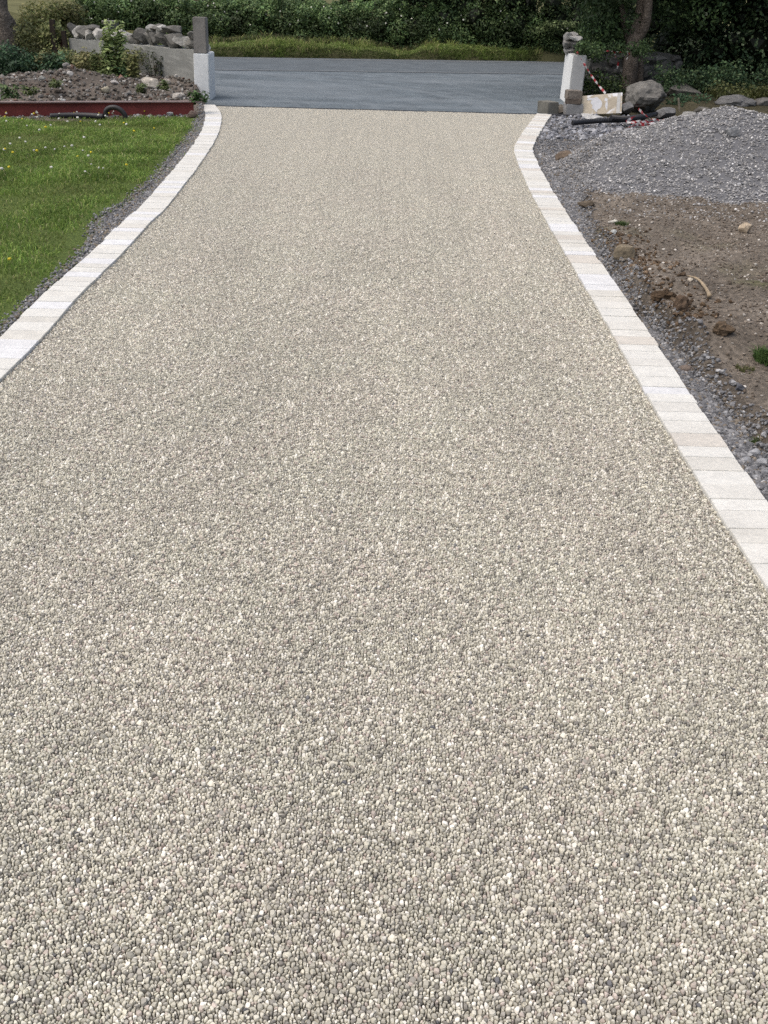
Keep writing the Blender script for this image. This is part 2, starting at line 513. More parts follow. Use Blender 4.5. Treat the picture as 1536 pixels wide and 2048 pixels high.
def chip_tile(seed, s, spacing=0.0086, border=None):
    """Angular flat-topped chips packed edge to edge: shrunken cells of a weighted cell diagram, each with its own height and tilt."""
    p, w, keep = chip_sites(seed, s, spacing, border)
    p, w = p[keep], w[keep]
    r = np.random.default_rng(seed + 5000)
    n = len(p)
    sh = [(a * s, b * s) for a in (-1, 0, 1) for b in (-1, 0, 1)]
    P = np.concatenate([p + q for q in sh]); W = np.tile(w, 9)
    V, F3, Fq, cid = [], [], [], []
    for a in range(n):
        d = P - p[a]
        m = (np.abs(d[:, 0]) < spacing * 4.2) & (np.abs(d[:, 1]) < spacing * 4.2)
        dd, ww = d[m], W[m]
        q = (dd * dd).sum(1)
        o = np.argsort(q - ww)
        R = spacing * 2.5
        poly = [(-R, -R), (R, -R), (R, R), (-R, R)]
        for b in o:
            if q[b] < 1e-12: continue
            nx, ny, lim = dd[b][0], dd[b][1], (q[b] + w[a] - ww[b]) / 2
            out = []
            for e in range(len(poly)):
                x0, y0 = poly[e - 1]; x1, y1 = poly[e]
                s0, s1 = x0 * nx + y0 * ny - lim, x1 * nx + y1 * ny - lim
                if (s0 <= 0) != (s1 <= 0):
                    t = s0 / (s0 - s1); out.append((x0 + (x1 - x0) * t, y0 + (y1 - y0) * t))
                if s1 <= 0: out.append((x1, y1))
            poly = out
            if len(poly) < 3: break
        if len(poly) < 3: continue
        c = np.array(poly); g = c.mean(0)
        c = c - g
        ln = np.linalg.norm(c, axis=1, keepdims=True)
        size = float(ln.mean())
        if size < .0014: continue
        c = c * (1 - np.minimum(.6, r.uniform(.0005, .0021) / np.maximum(ln, 1e-5)))
        # cut the corners a little so no chip is a perfect polygon
        m2 = len(c)
        cc = np.empty((m2 * 2, 2))
        f = r.uniform(.12, .34, (m2, 1))
        cc[0::2] = c + (np.roll(c, 1, 0) - c) * f; cc[1::2] = c + (np.roll(c, -1, 0) - c) * f
        c = cc; m2 = len(c)
        pit = r.random() < .09
        h = -.0052 + r.normal(0, .0018) + size * .38 - (.0035 if pit else 0)
        tl = r.normal(0, .21, 2)
        sc = r.uniform(.58, .86); off = r.uniform(-.16, .16, 2) * size
        ctr = p[a] + g
        lo = np.column_stack([c + ctr, np.full(m2, -.0125)])
        md = np.column_stack([c * .99 + ctr, h - size * r.uniform(.36, .64) + (c @ tl) * .6])
        tp = np.column_stack([c * sc + off + ctr, h + (c * sc + off) @ tl])
        apex = np.array([[ctr[0] + off[0], ctr[1] + off[1], h + off @ tl + size * r.uniform(0, .10)]])
        base = 0 if not V else sum_v
        V.append(np.concatenate([lo, md, tp, apex])); sum_v = base + 3 * m2 + 1
        i0 = np.arange(m2); i1 = (i0 + 1) % m2
        Fq.append(np.stack([i0, i1, i1 + m2, i0 + m2], 1) + base)
        Fq.append(np.stack([i0 + m2, i1 + m2, i1 + 2 * m2, i0 + 2 * m2], 1) + base)
        F3.append(np.stack([i0 + 2 * m2, i1 + 2 * m2, np.full(m2, 3 * m2)], 1) + base)
        cid.append(3 * m2 + 1)
    cols = palette(CHIP_COL, CHIP_W, len(cid), r, .10)
    C = np.repeat(cols, cid, axis=0)
    V = np.concatenate(V)
    # a few loose chips on top
    k = int(len(cid) * .16)
    d = np.clip(r.lognormal(math.log(.0085), .32, k), .004, .018)
    pos = np.column_stack([r.uniform(-s / 2, s / 2, (k, 2)), r.uniform(-.0040, -.0016, k)])
    scl = np.stack([d * .6, d * .6 * r.uniform(.6, 1, k), d * r.uniform(.26, .4, k)], 1)
    v, f, c = scatter(LOOSE, pos, scl, rots(k, r, .3), palette(CHIP_COL, CHIP_W, k, r, .1), r)
    F3 = np.concatenate(F3 + [f + len(V)]).astype(np.int32)
    return np.concatenate([V, v]), F3, np.concatenate(Fq).astype(np.int32), np.concatenate([C, c])
LOOSE = [rock_shape(900 + i, 1, 9, 0.0, .36, .74) for i in range(10)]

TB, TS = 0.24, 0.048
big, small = [], []
for ix in range(-14, 15):
    for iy in range(-4, 80):
        cx, cy = (ix + .5) * TB, (iy + .5) * TB
        cs = [(cx + sx * TB / 2, cy + sy * TB / 2) for sx in (-1, 1) for sy in (-1, 1)]
        ins = [xl(y) + .0 < x < xr(y) and y < yend(x) - .0 for x, y in cs]
        if all(ins):
            big.append((cx, cy)); continue
        if cy < yend(cx) + .3 and xl(cy) - .4 < cx < xr(cy) + .4:
            for jx in range(5):
                for jy in range(5):
                    qx, qy = cx + (jx - 2) * TS, cy + (jy - 2) * TS
                    if xl(qy) - .02 < qx < xr(qy) + .02 and qy < yend(qx) - .03:
                        small.append((qx, qy))
NB, NS = 10, 6
BORDER = chip_sites(77, TB, .0086)
Vs, Fs, Qs, Cs, Ks, off = [], [], [], [], [], 0
for i in range(NB + NS):
    v, f, q, c = chip_tile(100 + i, TB, border=BORDER) if i < NB else chip_tile(100 + i, TS)
    Vs.append(v); Fs.append(f + off); Qs.append(q + off); Cs.append(c); Ks.append(np.full(len(v), i)); off += len(v)
pts = np.array([(x, y, 0.0) for x, y in big + small])
npt = len(pts)
Vs.append(pts); Cs.append(np.zeros((npt, 3))); Ks.append(np.concatenate([np.full(len(big), -1), np.full(len(small), -2)]))
gr = mesh('driveway_gravel', np.concatenate(Vs), [np.concatenate(Fs), np.concatenate(Qs)], M['stone_chip'], np.concatenate(Cs))
me = gr.data
nv = len(me.vertices)
kk = np.concatenate(Ks).astype(np.int32)
me.attributes.new('variant', 'INT', 'POINT').data.foreach_set('value', kk)
pick = np.zeros(nv, np.int32); turn = np.zeros(nv, np.float32)
pick[-npt:] = np.concatenate([RNG.integers(0, NB, len(big)), RNG.integers(0, NS, len(small))])
turn[-npt:] = np.concatenate([np.zeros(len(big)), RNG.integers(0, 4, len(small)) * PI / 2])
me.attributes.new('pick', 'INT', 'POINT').data.foreach_set('value', pick)
me.attributes.new('turn', 'FLOAT', 'POINT').data.foreach_set('value', turn)
ng = bpy.data.node_groups.new('lay_gravel', 'GeometryNodeTree')
ng.interface.new_socket('Geometry', in_out='INPUT', socket_type='NodeSocketGeometry')
ng.interface.new_socket('Geometry', in_out='OUTPUT', socket_type='NodeSocketGeometry')
gi, go = ng.nodes.new('NodeGroupInput'), ng.nodes.new('NodeGroupOutput')
def nattr(nm, typ):
    n = ng.nodes.new('GeometryNodeInputNamedAttribute'); n.data_type = typ; n.inputs['Name'].default_value = nm
    return n.outputs['Attribute']
def sel(val):
    c = ng.nodes.new('FunctionNodeCompare'); c.data_type = 'INT'; c.operation = 'EQUAL'
    ng.links.new(nattr('variant', 'INT'), c.inputs[2]); c.inputs[3].default_value = val
    s = ng.nodes.new('GeometryNodeSeparateGeometry'); s.domain = 'POINT'
    ng.links.new(gi.outputs[0], s.inputs[0]); ng.links.new(c.outputs[0], s.inputs['Selection'])
    return s.outputs[0]
jout = ng.nodes.new('GeometryNodeJoinGeometry')
for code, ids in ((-1, range(NB)), (-2, range(NB, NB + NS))):
    j = ng.nodes.new('GeometryNodeJoinGeometry')
    for i in ids:
        t = ng.nodes.new('GeometryNodeGeometryToInstance')
        ng.links.new(sel(i), t.inputs[0]); ng.links.new(t.outputs[0], j.inputs[0])
    ip = ng.nodes.new('GeometryNodeInstanceOnPoints')
    mp = ng.nodes.new('GeometryNodeMeshToPoints')
    ng.links.new(sel(code), mp.inputs[0])
    ng.links.new(mp.outputs[0], ip.inputs['Points'])
    ng.links.new(j.outputs[0], ip.inputs['Instance'])
    ip.inputs['Pick Instance'].default_value = True
    ng.links.new(nattr('pick', 'INT'), ip.inputs['Instance Index'])
    cx = ng.nodes.new('ShaderNodeCombineXYZ')
    ng.links.new(nattr('turn', 'FLOAT'), cx.inputs['Z'])
    ng.links.new(cx.outputs[0], ip.inputs['Rotation'])
    ng.links.new(ip.outputs[0], jout.inputs[0])
ng.links.new(jout.outputs[0], go.inputs[0])
gr.modifiers.new('lay_gravel', 'NODES').node_group = ng
tag(gr, 'cream and grey stone chippings covering the whole driveway', 'gravel', kind='stuff')

# ------------------------------------------------------------------ kerbs
def kerb(line, side, label, tints, wts, seed):
    r = np.random.default_rng(seed)
    seg = np.linalg.norm(np.diff(line, axis=0), axis=1)
    s = np.concatenate([[0], np.cumsum(seg)])
    root = empty('kerb', (line[0][0], line[0][1], 0))
    tag(root, label, 'kerb')
    def P(q): return np.array([np.interp(q, s, line[:, 0]), np.interp(q, s, line[:, 1])])
    # bedding mortar
    out = offset(line, side)
    V, F = [], []
    c = line + (out - line) * .04; d = line + (out - line) * .96
    for i in range(len(line)):
        V += [(*c[i], .003), (*d[i], .003), (*c[i], -.08), (*d[i], -.08)]
    for i in range(len(line) - 1):
        a, b = i * 4, i * 4 + 4
        F += [(a, a + 1, b + 1, b), (a, a + 2, b + 2, b), (a + 1, a + 3, b + 3, b + 1)]
    mesh('mortar_bed', V, F, M['concrete'], (.56, .54, .50), root)
    q = 0.0; start = np.interp(1.6, line[:, 1], s); q = start
    n = 0; rest = []
    while q < s[-1] - .05:
        w = r.choice([.105, .12, .13, .14, .155, .17])
        if q + w > s[-1] - .04: w = s[-1] - q
        a, b = P(q), P(q + w)
        t = (b - a) / np.linalg.norm(b - a); nn = np.array([-t[1], t[0]]) * side
        wid = KW + r.normal(0, .0035)
        gap = .0016
        bev = .0020
        V, F = block((w - gap, wid, .11), bev, .0012, int(r.integers(1e6)))
        ang = math.atan2(t[1], t[0])
        mid = (a + b) / 2 + nn * (wid / 2 + r.normal(0, .0015))
        # splay the outer or inner ends so the blocks close up round the bends
        V = rz(V, ang + r.normal(0, .006))
        V[:, 2] += -.097 + r.normal(0, .0010)
        tint = np.array(tints[r.choice(len(tints), p=np.array(wts) / sum(wts))]) * (1 + r.normal(0, .022))
        V = V + np.array([mid[0], mid[1], 0])
        if n < 99:
            mesh('kerb_stone', V, F, M['kerb'], tint, root, loc=(mid[0], mid[1], 0))
        else:
            rest.append((V, F, tint))
        n += 1
        q += w
    if rest:
        Vs, Fs, Cs, o = [], [], [], 0
        for V, F, c in rest:
            Vs.append(V); Fs += [tuple(i + o for i in f) for f in F]; Cs.append(np.tile(c, (len(V), 1))); o += len(V)
        tag(mesh('kerb_stone', np.concatenate(Vs), Fs, M['kerb'], np.concatenate(Cs), root), kind='stuff')
    return root

WHITE = [(.60, .597, .56), (.585, .578, .538), (.62, .628, .632), (.56, .55, .505), (.535, .508, .458)]
kerb(LI, 1, 'white stone block kerb curving along the lawn side of the driveway', WHITE, [10, 8, 4, 1.5, 0], 11)
kerb(RI, -1, 'white and cream stone block kerb between the driveway and the bare soil', WHITE, [6, 6, 4, 5, 4], 12)

# ------------------------------------------------------------------ left ground: lawn and grey strip
LE = [G(*p)[:2] for p in ((-160, 810), (0, 672), (40, 625), (90, 580), (140, 535), (168, 500), (176, 470), (172, 440), (205, 418), (245, 400), (290, 366), (320, 336), (345, 306), (368, 280), (383, 262), (388, 245))]
LE = smooth_path(LE, 120); LE = LE[np.argsort(LE[:, 1])]; LE = np.vstack([[LE[0][0] , -1.5], LE, [LE[-1][0], 17.6]])
def xlawn(Y):
    a = np.interp(Y, LE[:, 1], LE[:, 0])
    return a + .25 * np.maximum(0, xlo(np.minimum(Y, YE)) - a)
BEAM_A, BEAM_B = G(-60, 232, 0.0)[:2], G(388, 229, 0.0)[:2]
def ybeam(X): return BEAM_A[1] + (BEAM_B[1] - BEAM_A[1]) * (X - BEAM_A[0]) / (BEAM_B[0] - BEAM_A[0])

def z_left(X, Y):
    yb = ybeam(X)
    z = .012 * fbm(X, Y, 1.3, 3) - .005
    if Y > yb + .15:
        t = min(1, (Y - yb - .15) / 1.2)
        z += t * (.08 + .12 * min(1, (Y - yb) / 3.2)) + t * .10 * max(-.5, fbm(X, Y, 1.1, 8, 5)) + t * .03 * fbm(X, Y, 4, 2)
        z += t * .22 * math.exp(-((X + 5.3) ** 2 / .9 + (Y - yb - 2.4) ** 2 / .7))
    edge = (xlo(min(Y, YE)) - X)
    if Y < yb and X > xlawn(Y): z -= .012
    return z

Ys = np.concatenate([np.linspace(-1.5, 16, 150), np.linspace(16.15, 25.5, 70)])
Ss = np.concatenate([[-.1], np.linspace(0, 1, 26)[1:], np.linspace(1.05, 6, 70), np.linspace(6.3, 16, 16)])
V, C = [], []
PL = G(402, 197); WL = G(137, 76, at_y(387, 101, PL[1] + .35)[2])
for Y in Ys:
    x0 = np.interp(Y, (YE, PL[1], PL[1] + .35, WL[1], 26), (xlo(YE), PL[0] - .02, PL[0] - .12, WL[0], WL[0] - .1)) if Y > YE else xlo(Y)
    for s in Ss:
        X = x0 - s
        z = z_left(X, Y) if s > 0 else -.05
        if Y > PL[1] + .3 and s < .3: z = min(z, -.03 + s * .5)
        V.append((X, Y, z))
        yb = ybeam(X)
        e = fbm(X, Y, 2.2, 5) * .12
        if Y > yb + .05:
            k = .5 + .5 * fbm(X, Y, .8, 6)
            c = np.array((.118, .105, .09)) * (1 - k) + np.array((.12, .09, .068)) * k * .6 + np.array((.12, .118, .115)) * k * .4
        elif Y > yb - .55 - e * 2 + (.5 if s < .5 else 0):
            c = np.array((.13, .115, .09))
        elif X < xlawn(Y) - e:
            c = np.array((.075, .105, .03))
        else:
            c = np.array((.125, .122, .12))
            if X < xlawn(Y) + .16 - e: c = np.array((.135, .115, .085))
        C.append(c)
ns = len(Ss)
F = [(i * ns + k + 1, i * ns + k, (i + 1) * ns + k, (i + 1) * ns + k + 1) for i in range(len(Ys) - 1) for k in range(ns - 1)]
tag(mesh('lawn', V, F, M['lawn'], C, smooth=True), kind='structure')

# grass blades (near dense, far wider)
def lawn_grass():
    n = 330000
    Y = 3.6 + 14.2 * RNG.random(n) ** .8
    s = RNG.random(n) ** 1.0 * 6.5
    X = xlo(Y) - s
    vis = X > (-.39 * Y * 1.12 - 1.0)
    X, Y = X[vis], Y[vis]
    e = np.array([fbm(x, y, 2.2, 5, 2) for x, y in zip(X, Y)])
    pat = np.array([fbm(x + 30, y, .8, 15, 3) for x, y in zip(X, Y)])
    d = xlawn(Y) - X + e * .12
    db = ybeam(X) - Y
    keep = (d > -.09 + .22 * pat) & (db > .25) & ((d > .12) | (RNG.random(len(X)) < .35)) & (RNG.random(len(X)) < np.clip((db - .1) / .9, 0, 1)) & (RNG.random(len(X)) < .75 + pat * .8)
    X, Y, e, pat, d = X[keep], Y[keep], e[keep], pat[keep], d[keep]
    n = len(X)
    z = np.array([z_left(x, y) for x, y in zip(X, Y)])
    h = RNG.uniform(.025, .07, n) * (1 + .9 * np.clip(pat, -.6, 1)) * np.clip(.5 + d, .5, 1)
    w = RNG.uniform(.004, .007, n) * (1 + Y / 16)
    cols = palette([(.18, .28, .065), (.225, .32, .07), (.14, .23, .055), (.30, .335, .115), (.36, .35, .18)], [5, 5, 4, 2, .7], n, RNG, .15)
    cols = cols * (1 - .45 * np.clip(np.array([fbm(x, y, 1.9, 19, 3) for x, y in zip(X, Y)]), -.3, .8))[:, None]
    dry = np.clip(-pat * 1.1, 0, .7)[:, None]
    cols = cols * (1 - dry) + np.array((.21, .21, .08)) * dry
    V, F, C = blades(np.stack([X, Y, z - .003], 1), h, w, RNG.uniform(.2, 1.1, n), cols, RNG)
    tag(mesh('lawn_grass', V, F, M['grass'], C), 'short green grass of the lawn beside the left kerb', 'grass', kind='stuff')
lawn_grass()

# meadow flowers in the lawn: far too many tiny heads to count
def flowers():
    n = 1000
    Y = RNG.uniform(5.4, 16.3, n); X = xlawn(Y) - RNG.random(n) ** .8 * 5.5 - .15
    cl = np.array([fbm(x, y, .55, 40, 3) for x, y in zip(X, Y)])
    k = (RNG.random(n) < .35 + cl * 1.3)
    X, Y = X[k], Y[k]; n = len(X)
    yel = RNG.random(n) < .36
    base = ico(1)
    pos = np.stack([X, Y, RNG.uniform(.045, .075, n)], 1)
    d = RNG.uniform(.011, .020, n)
    scl = np.stack([d, d, d * .75], 1)
    cols = np.where(yel[:, None], np.array((.75, .62, .05)), np.array((.72, .72, .66)))
    V, F, C = scatter([base], pos, scl, rots(n, RNG, .4), cols, RNG)
    st, sf, sc = blades(pos - (0, 0, .07), np.full(n, .072), np.full(n, .004), np.full(n, .05), np.tile((.1, .17, .04), (n, 1)), RNG)
    o = len(V)
    tag(mesh('meadow_flowers', np.concatenate([V, st]), [F] + [q + o for q in sf], M['petal'], np.concatenate([C, sc])),
        'tiny white clover and yellow buttercup heads dotted over the lawn', 'flowers', kind='stuff')
flowers()

# ------------------------------------------------------------------ right ground: soil, cut edge, grey strip
wk = [(-1.5, .5), (G(1536, 1000)[1], .3), (G(1480, 900)[1], .24), (G(1400, 820)[1], .2), (G(1325, 700)[1], .13), (G(1265, 620)[1], .06), (G(1195, 520)[1], .05),
      (G(1160, 460)[1], .10), (G(1130, 425)[1], .17), (G(1110, 400)[1], .23), (G(1098, 375)[1], .33), (G(1087, 350)[1], .40), (G(1075, 335)[1], .8), (G(1072, 310)[1], 1.5), (17.5, 2.5)]
wk = np.array(sorted(wk))
def wstrip(Y): return np.interp(Y, wk[:, 0], wk[:, 1]) * np.interp(Y, (0, 9, 11), (.72, .72, 1))
YB0, YB1 = G(1320, 700)[1], G(1170, 480)[1]
HOLE = G(1290, 618)[:2]
def z_right(X, Y):
    x0 = xro(min(Y, YE)); s = X - x0
    w = wstrip(Y) + .05 * fbm(X, Y, 3.0, 21)
    z = -.02 + .006 * fbm(X, Y, 9, 4)
    bank = np.interp(Y, (2, YB0 - .4, YB0, YB1, YB1 + .8, YB1 + 3), (.02, .05, .13, .085, .035, .03))
    if s > w:
        t = min(1, (s - w) / .07)
        z += t * (bank + .03) + t * (.05 * fbm(X, Y, 1.6, 9, 5) + .018 * abs(fbm(X, Y, 5, 33, 3)) * math.exp(-max(0, s - w - .1) * 2.2))
    dh = math.hypot((X - HOLE[0]) / .17, (Y - HOLE[1]) / .13)
    z -= .13 * math.exp(-dh ** 2 * 1.2)
    if Y > 18: z += .06 * min(1, (Y - 18) / 2) * (1 + fbm(X, Y, .8, 12))
    return z
Ys = np.concatenate([np.linspace(-1.5, 4, 40), np.linspace(4.04, 11, 210), np.linspace(11.06, 18, 90), np.linspace(18.2, 25.5, 30)])
Ss = np.concatenate([[-.1], np.linspace(0, 1.2, 48)[1:], np.linspace(1.24, 4.5, 70), np.linspace(4.6, 9, 30), np.linspace(9.4, 18, 14)])
V, C = [], []
PR = G(1128, 206)
for Y in Ys:
    x0 = np.interp(Y, (YE, PR[1], 26), (xro(YE), PR[0] + .05, PR[0] + 2.6)) if Y > YE else xro(Y)
    for s in Ss:
        X = x0 + s
        V.append((X, Y, z_right(X, Y) if s > 0 else -.05))
        w = wstrip(Y) + .05 * fbm(X, Y, 3.0, 21)
        if s < w:
            c = np.array((.085, .085, .09))
        else:
            k = np.clip(.5 + .6 * fbm(X, Y, 1.2, 50), 0, 1)
            c = np.array((.122, .104, .085)) * k + np.array((.172, .15, .125)) * (1 - k)
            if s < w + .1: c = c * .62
            g = np.clip((fbm(X, Y, .9, 77) - .25) * 3, 0, .7) * (1 if Y < 7 else .3)
            c = c * (1 - g) + np.array((.10, .105, .05)) * g
        if Y > 17.5: c = np.array((.06, .055, .035)) * (1 + .4 * fbm(X, Y, 2, 5))
        C.append(c)
ns = len(Ss)
F = [(i * ns + k, i * ns + k + 1, (i + 1) * ns + k + 1, (i + 1) * ns + k) for i in range(len(Ys) - 1) for k in range(ns - 1)]
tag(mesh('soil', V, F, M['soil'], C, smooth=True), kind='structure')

# ------------------------------------------------------------------ grey gravel strips and grit on the soil
GREY = [(.135, .136, .142), (.18, .181, .187), (.10, .102, .108), (.25, .252, .257), (.40, .40, .40)]
chips = [rock_shape(300 + i, 1, 7, 0.0, .4, .8) for i in range(10)]
def strip_stones(name, label, X, Y, Z, dmin, dmax, cols, seed, lift=.25, mat='grey_chip'):
    r = np.random.default_rng(seed)
    n = len(X)
    d = np.clip(r.lognormal(0, .35, n), .5, 2.2) * (dmin + dmax) / 2
    scl = np.stack([d * .6, d * .6 * r.uniform(.6, 1, n), d * r.uniform(.28, .5, n)], 1)
    pos = np.stack([X, Y, Z + d * lift], 1)
    V, F, C = scatter(chips, pos, scl, rots(n, r, .4), cols, r)
    return tag(mesh(name, V, F, M[mat], C), label, 'gravel', kind='stuff')

n = 42000
Y = RNG.uniform(3.5, 17.6, n)
wl = np.maximum(xlo(Y) - xlawn(Y), .02)
s = RNG.random(n) * (wl + .10)
k = (s < wl + RNG.normal(0, .04, n)) & (s > .004)
X, Y = (xlo(Y) - s)[k], Y[k]
Z = np.array([z_left(a, b) for a, b in zip(X, Y)])
strip_stones('gravel', 'grey crushed stone strip between the left kerb and the lawn', X, Y, Z, .010, .022,
             palette(GREY + [(.2, .17, .13)], [4, 5, 2, 4, .7, 4], len(X), RNG), 32)
# grit and crumbs on the soil
n = 70000
Y = 3 + 12.5 * RNG.random(n); s = wstrip(Y) + RNG.random(n) ** .8 * 5.5
X = xro(Y) + s
k = X < .42 * Y + 1.2
X, Y = X[k], Y[k]
Z = np.array([z_right(a, b) for a, b in zip(X, Y)])
strip_stones('soil_crumbs', 'small stones and crumbs of earth lying over the bare soil', X, Y, Z, .008, .024,
             palette([(.15, .125, .10), (.20, .17, .14), (.105, .085, .066), (.34, .315, .28), (.54, .51, .46)], [6, 5, 4, 1.5, .5], len(X), RNG), 33, .15)
# crumbled clods along the cut edge
n = 650
Y = RNG.uniform(G(1340, 690)[1], G(1180, 480)[1], n)
X = xro(Y) + wstrip(Y) + RNG.normal(.12, .13, n)
k = X > xro(Y) + .04
X, Y = X[k], Y[k]
Z = np.array([z_right(a, b) for a, b in zip(X, Y)])
strip_stones('soil_crumbs', 'dark clods crumbling from the cut edge of the soil', X, Y, Z, .012, .038,
             palette([(.11, .078, .05), (.085, .06, .04), (.145, .105, .072)], [4, 3, 3], len(X), RNG), 34, .2, 'soil')

# ------------------------------------------------------------------ single stones
def stone(name, px, py, wpx, hpx, col, label, cat='stone', group=None, zfun=None, seed=0, depth=.8, sink=.25, yaw=0.0, sub=3, cuts=9, amp=.14, mat='rock'):
    p = G(px, py + hpx * .35)
    z = zfun(p[0], p[1]) if zfun else 0.0
    for _ in range(4):
        p = G(px, py + hpx * .35, z)
        z = zfun(p[0], p[1]) if zfun else 0.0
    k = ppm(p)
    w, h = wpx / k, hpx / k / 1.05
    V, F = rock_shape(5000 + seed, sub, cuts, amp, .5, .85)
    V = V - (V.max(0) + V.min(0)) / 2
    V /= (V.max(0) - V.min(0))
    V = V * np.array([w, w * depth, h * 1.05 / (1 - sink * .5)])
    V = rz(V, yaw)
    V[:, 2] += h * (.5 - sink * .5)
    o = mesh(name, V + np.array([p[0], p[1], z]), F, M[mat], col, loc=(p[0], p[1], z), smooth=False)
    return tag(o, label, cat, group)

SOILC = (.15, .115, .08)
stone('stone', 1243, 535, 46, 26, (.20, .165, .115), 'brown stone half buried in the soil edge beside the right kerb', zfun=z_right, seed=1, sink=.5)
stone('soil_clod', 1356, 657, 36, 34, (.125, .09, .064), 'rounded brown clod of earth standing at the cut soil edge', 'clod', zfun=z_right, seed=2, mat='soil', amp=.42, cuts=2, sink=.4, sub=4)
stone('soil_clod', 1442, 667, 48, 24, (.12, .088, .06), 'wide flat brown clod of earth set back from the kerb', 'clod', zfun=z_right, seed=3, sink=.6, mat='soil', amp=.42, cuts=2, sub=4)
stone('soil_clod', 1318, 634, 52, 20, (.075, .052, .034), 'dark root-matted clod overhanging the hollow beside the kerb', 'clod', zfun=z_right, seed=4, sink=.4, mat='soil', amp=.45, cuts=2, sub=4)
stone('stone', 1226, 443, 20, 9, (.50, .48, .43), 'flat pale stone on soil, furthest of the small stones near the kerb', zfun=z_right, seed=5)
stone('stone', 1225, 466, 15, 12, (.36, .37, .36), 'grey white pebble beside a small tuft of grass on the soil', zfun=z_right, seed=6)
stone('stone', 1489, 458, 28, 20, (.42, .345, .255), 'round tan stone lying alone on the open soil', zfun=z_right, seed=7, sink=.15)
stone('stone', 1480, 774, 20, 14, (.095, .10, .115), 'dark blue grey stone on the soil near the grey strip', zfun=z_right, seed=8)
stone('stone', 1380, 559, 13, 7, (.38, .34, .28), 'small buff stone behind the bent stick', zfun=z_right, seed=9)
stone('stone', 1372, 738, 30, 14, (.15, .12, .10), 'flat dull brown stone at the edge of the grey strip', zfun=z_right, seed=10, sink=.4)
stone('stone', 1130, 314, 40, 22, (.125, .095, .07), 'rusty brown stone on the grey gravel near the right kerb bend', zfun=z_right, seed=11)
stone('stone', 1172, 408, 36, 12, (.10, .08, .058), 'long dark brown stone at the near foot of the gravel spread', zfun=z_right, seed=12)
stone('stone', 1488, 884, 14, 9, (.50, .50, .48), 'white chip of stone on the dark strip beside the nearest kerb blocks', zfun=z_right, seed=13)
for i, (x, y, w, h) in enumerate(((1508, 905, 24, 14), (1522, 925, 26, 15), (1492, 920, 20, 10), (1530, 945, 18, 10), (1512, 955, 18, 10), (1525, 890, 18, 9), (1496, 938, 16, 8), (1500, 898, 12, 8))):
    stone('stone', x, y, w, h, (.27, .275, .285), 'flat light grey stone chip in the strip beside the nearest right kerb blocks', 'stone', 'light grey chips in the strip by the near kerb', z_right, 20 + i, sub=2)

# bent stick on the soil
pp = [G(x, y, .075) * (1, 1, 0) + (0, 0, z_right(*G(x, y, .075)[:2]) + .022) for x, y in ((1371, 573), (1390, 582), (1405, 594), (1412, 604), (1415, 616))]
V, F = tube(smooth_path(pp, 16), np.interp(np.linspace(0, 1, 16), (0, .5, 1), (.004, .011, .014)), 7, .25, 5)
tag(mesh('stick', V, F, M['wood'], (.30, .24, .165), smooth=True), 'bent pale stick lying on the bare soil', 'stick')

# ------------------------------------------------------------------ gravel heap
HC = G(1500, 320, .3)[:2] + np.array([.25, .45])
HPEAK = at_y(1476, 203, HC[1] + .5)
def z_heap(X, Y):
    # a main cone that runs out low to the left
    r1 = math.hypot((X - HPEAK[0]) / 2.35, (Y - HPEAK[1]) / (2.05 if Y < HPEAK[1] else 1.7))
    a = HPEAK[2] * (1 - r1) if r1 < 1 else HPEAK[2] * (1 - r1) * .6
    a = HPEAK[2] * max(-.3, 1 - (r1 * r1 + .012) ** .5 + .11)
    cx, cy = HPEAK[0] - 1.75, HPEAK[1] - .1
    r2 = math.hypot((X - cx) / 1.9, (Y - cy) / 1.75)
    b = .16 * max(-.5, 1 - r2 * r2)
    cx3 = HPEAK[0] + 1.8
    r3 = math.hypot((X - cx3) / 2.2, (Y - HPEAK[1] - .1) / 1.9)
    c3 = HPEAK[2] * .85 * max(-.5, 1 - r3)
    k = 16.0
    z = math.log(math.exp(k * a) + math.exp(k * b) + math.exp(k * c3)) / k - .075
    e = min(1, max(0, (X - xro(min(Y, YE))) / .7)); e = e * e * (3 - 2 * e)
    z = z * e - .05 * (1 - e)
    return z + .055 * fbm(X, Y, 1.5, 61) + .012 * fbm(X, Y, 6, 62)
hx = np.linspace(HPEAK[0] - 5.6, HPEAK[0] + 4.3, 110); hy = np.linspace(HPEAK[1] - 2.9, HPEAK[1] + 2.2, 80)
V = []
for y in hy:
    for x in hx:
        x_ = max(x, xro(min(y, YE)) + .02)
        V.append((x_, y, max(z_heap(x_, y), z_right(x_, y) - .02)))
F = [(j * 110 + i, j * 110 + i + 1, (j + 1) * 110 + i + 1, (j + 1) * 110 + i) for j in range(79) for i in range(109)]
heap = empty('gravel_heap', (HPEAK[0], HPEAK[1], 0))
tag(heap, 'large heap of loose grey gravel on the soil behind the right kerb', 'gravel heap')
mesh('mound', V, F, M['grey_chip'], (.12, .122, .13), heap, smooth=True)
n = 95000
X = RNG.uniform(hx[0], hx[-1], n); Y = RNG.uniform(hy[0], hy[-1], n)
k = (X > xro(np.minimum(Y, YE)) + .03) & (X < .44 * Y + .8)
X, Y = X[k], Y[k]
Z = np.array([z_heap(a, b) for a, b in zip(X, Y)]); G0 = np.array([z_right(a, b) for a, b in zip(X, Y)])
k = Z > G0 - .02 + RNG.normal(0, .02, len(X)) - .22 * (RNG.random(len(X)) < .07)
X, Y, Z = X[k], Y[k], np.maximum(Z, G0)[k]
d = np.clip(RNG.lognormal(0, .3, len(X)), .5, 2) * .019
scl = np.stack([d * .62, d * .62 * RNG.uniform(.6, 1, len(X)), d * RNG.uniform(.3, .5, len(X))], 1)
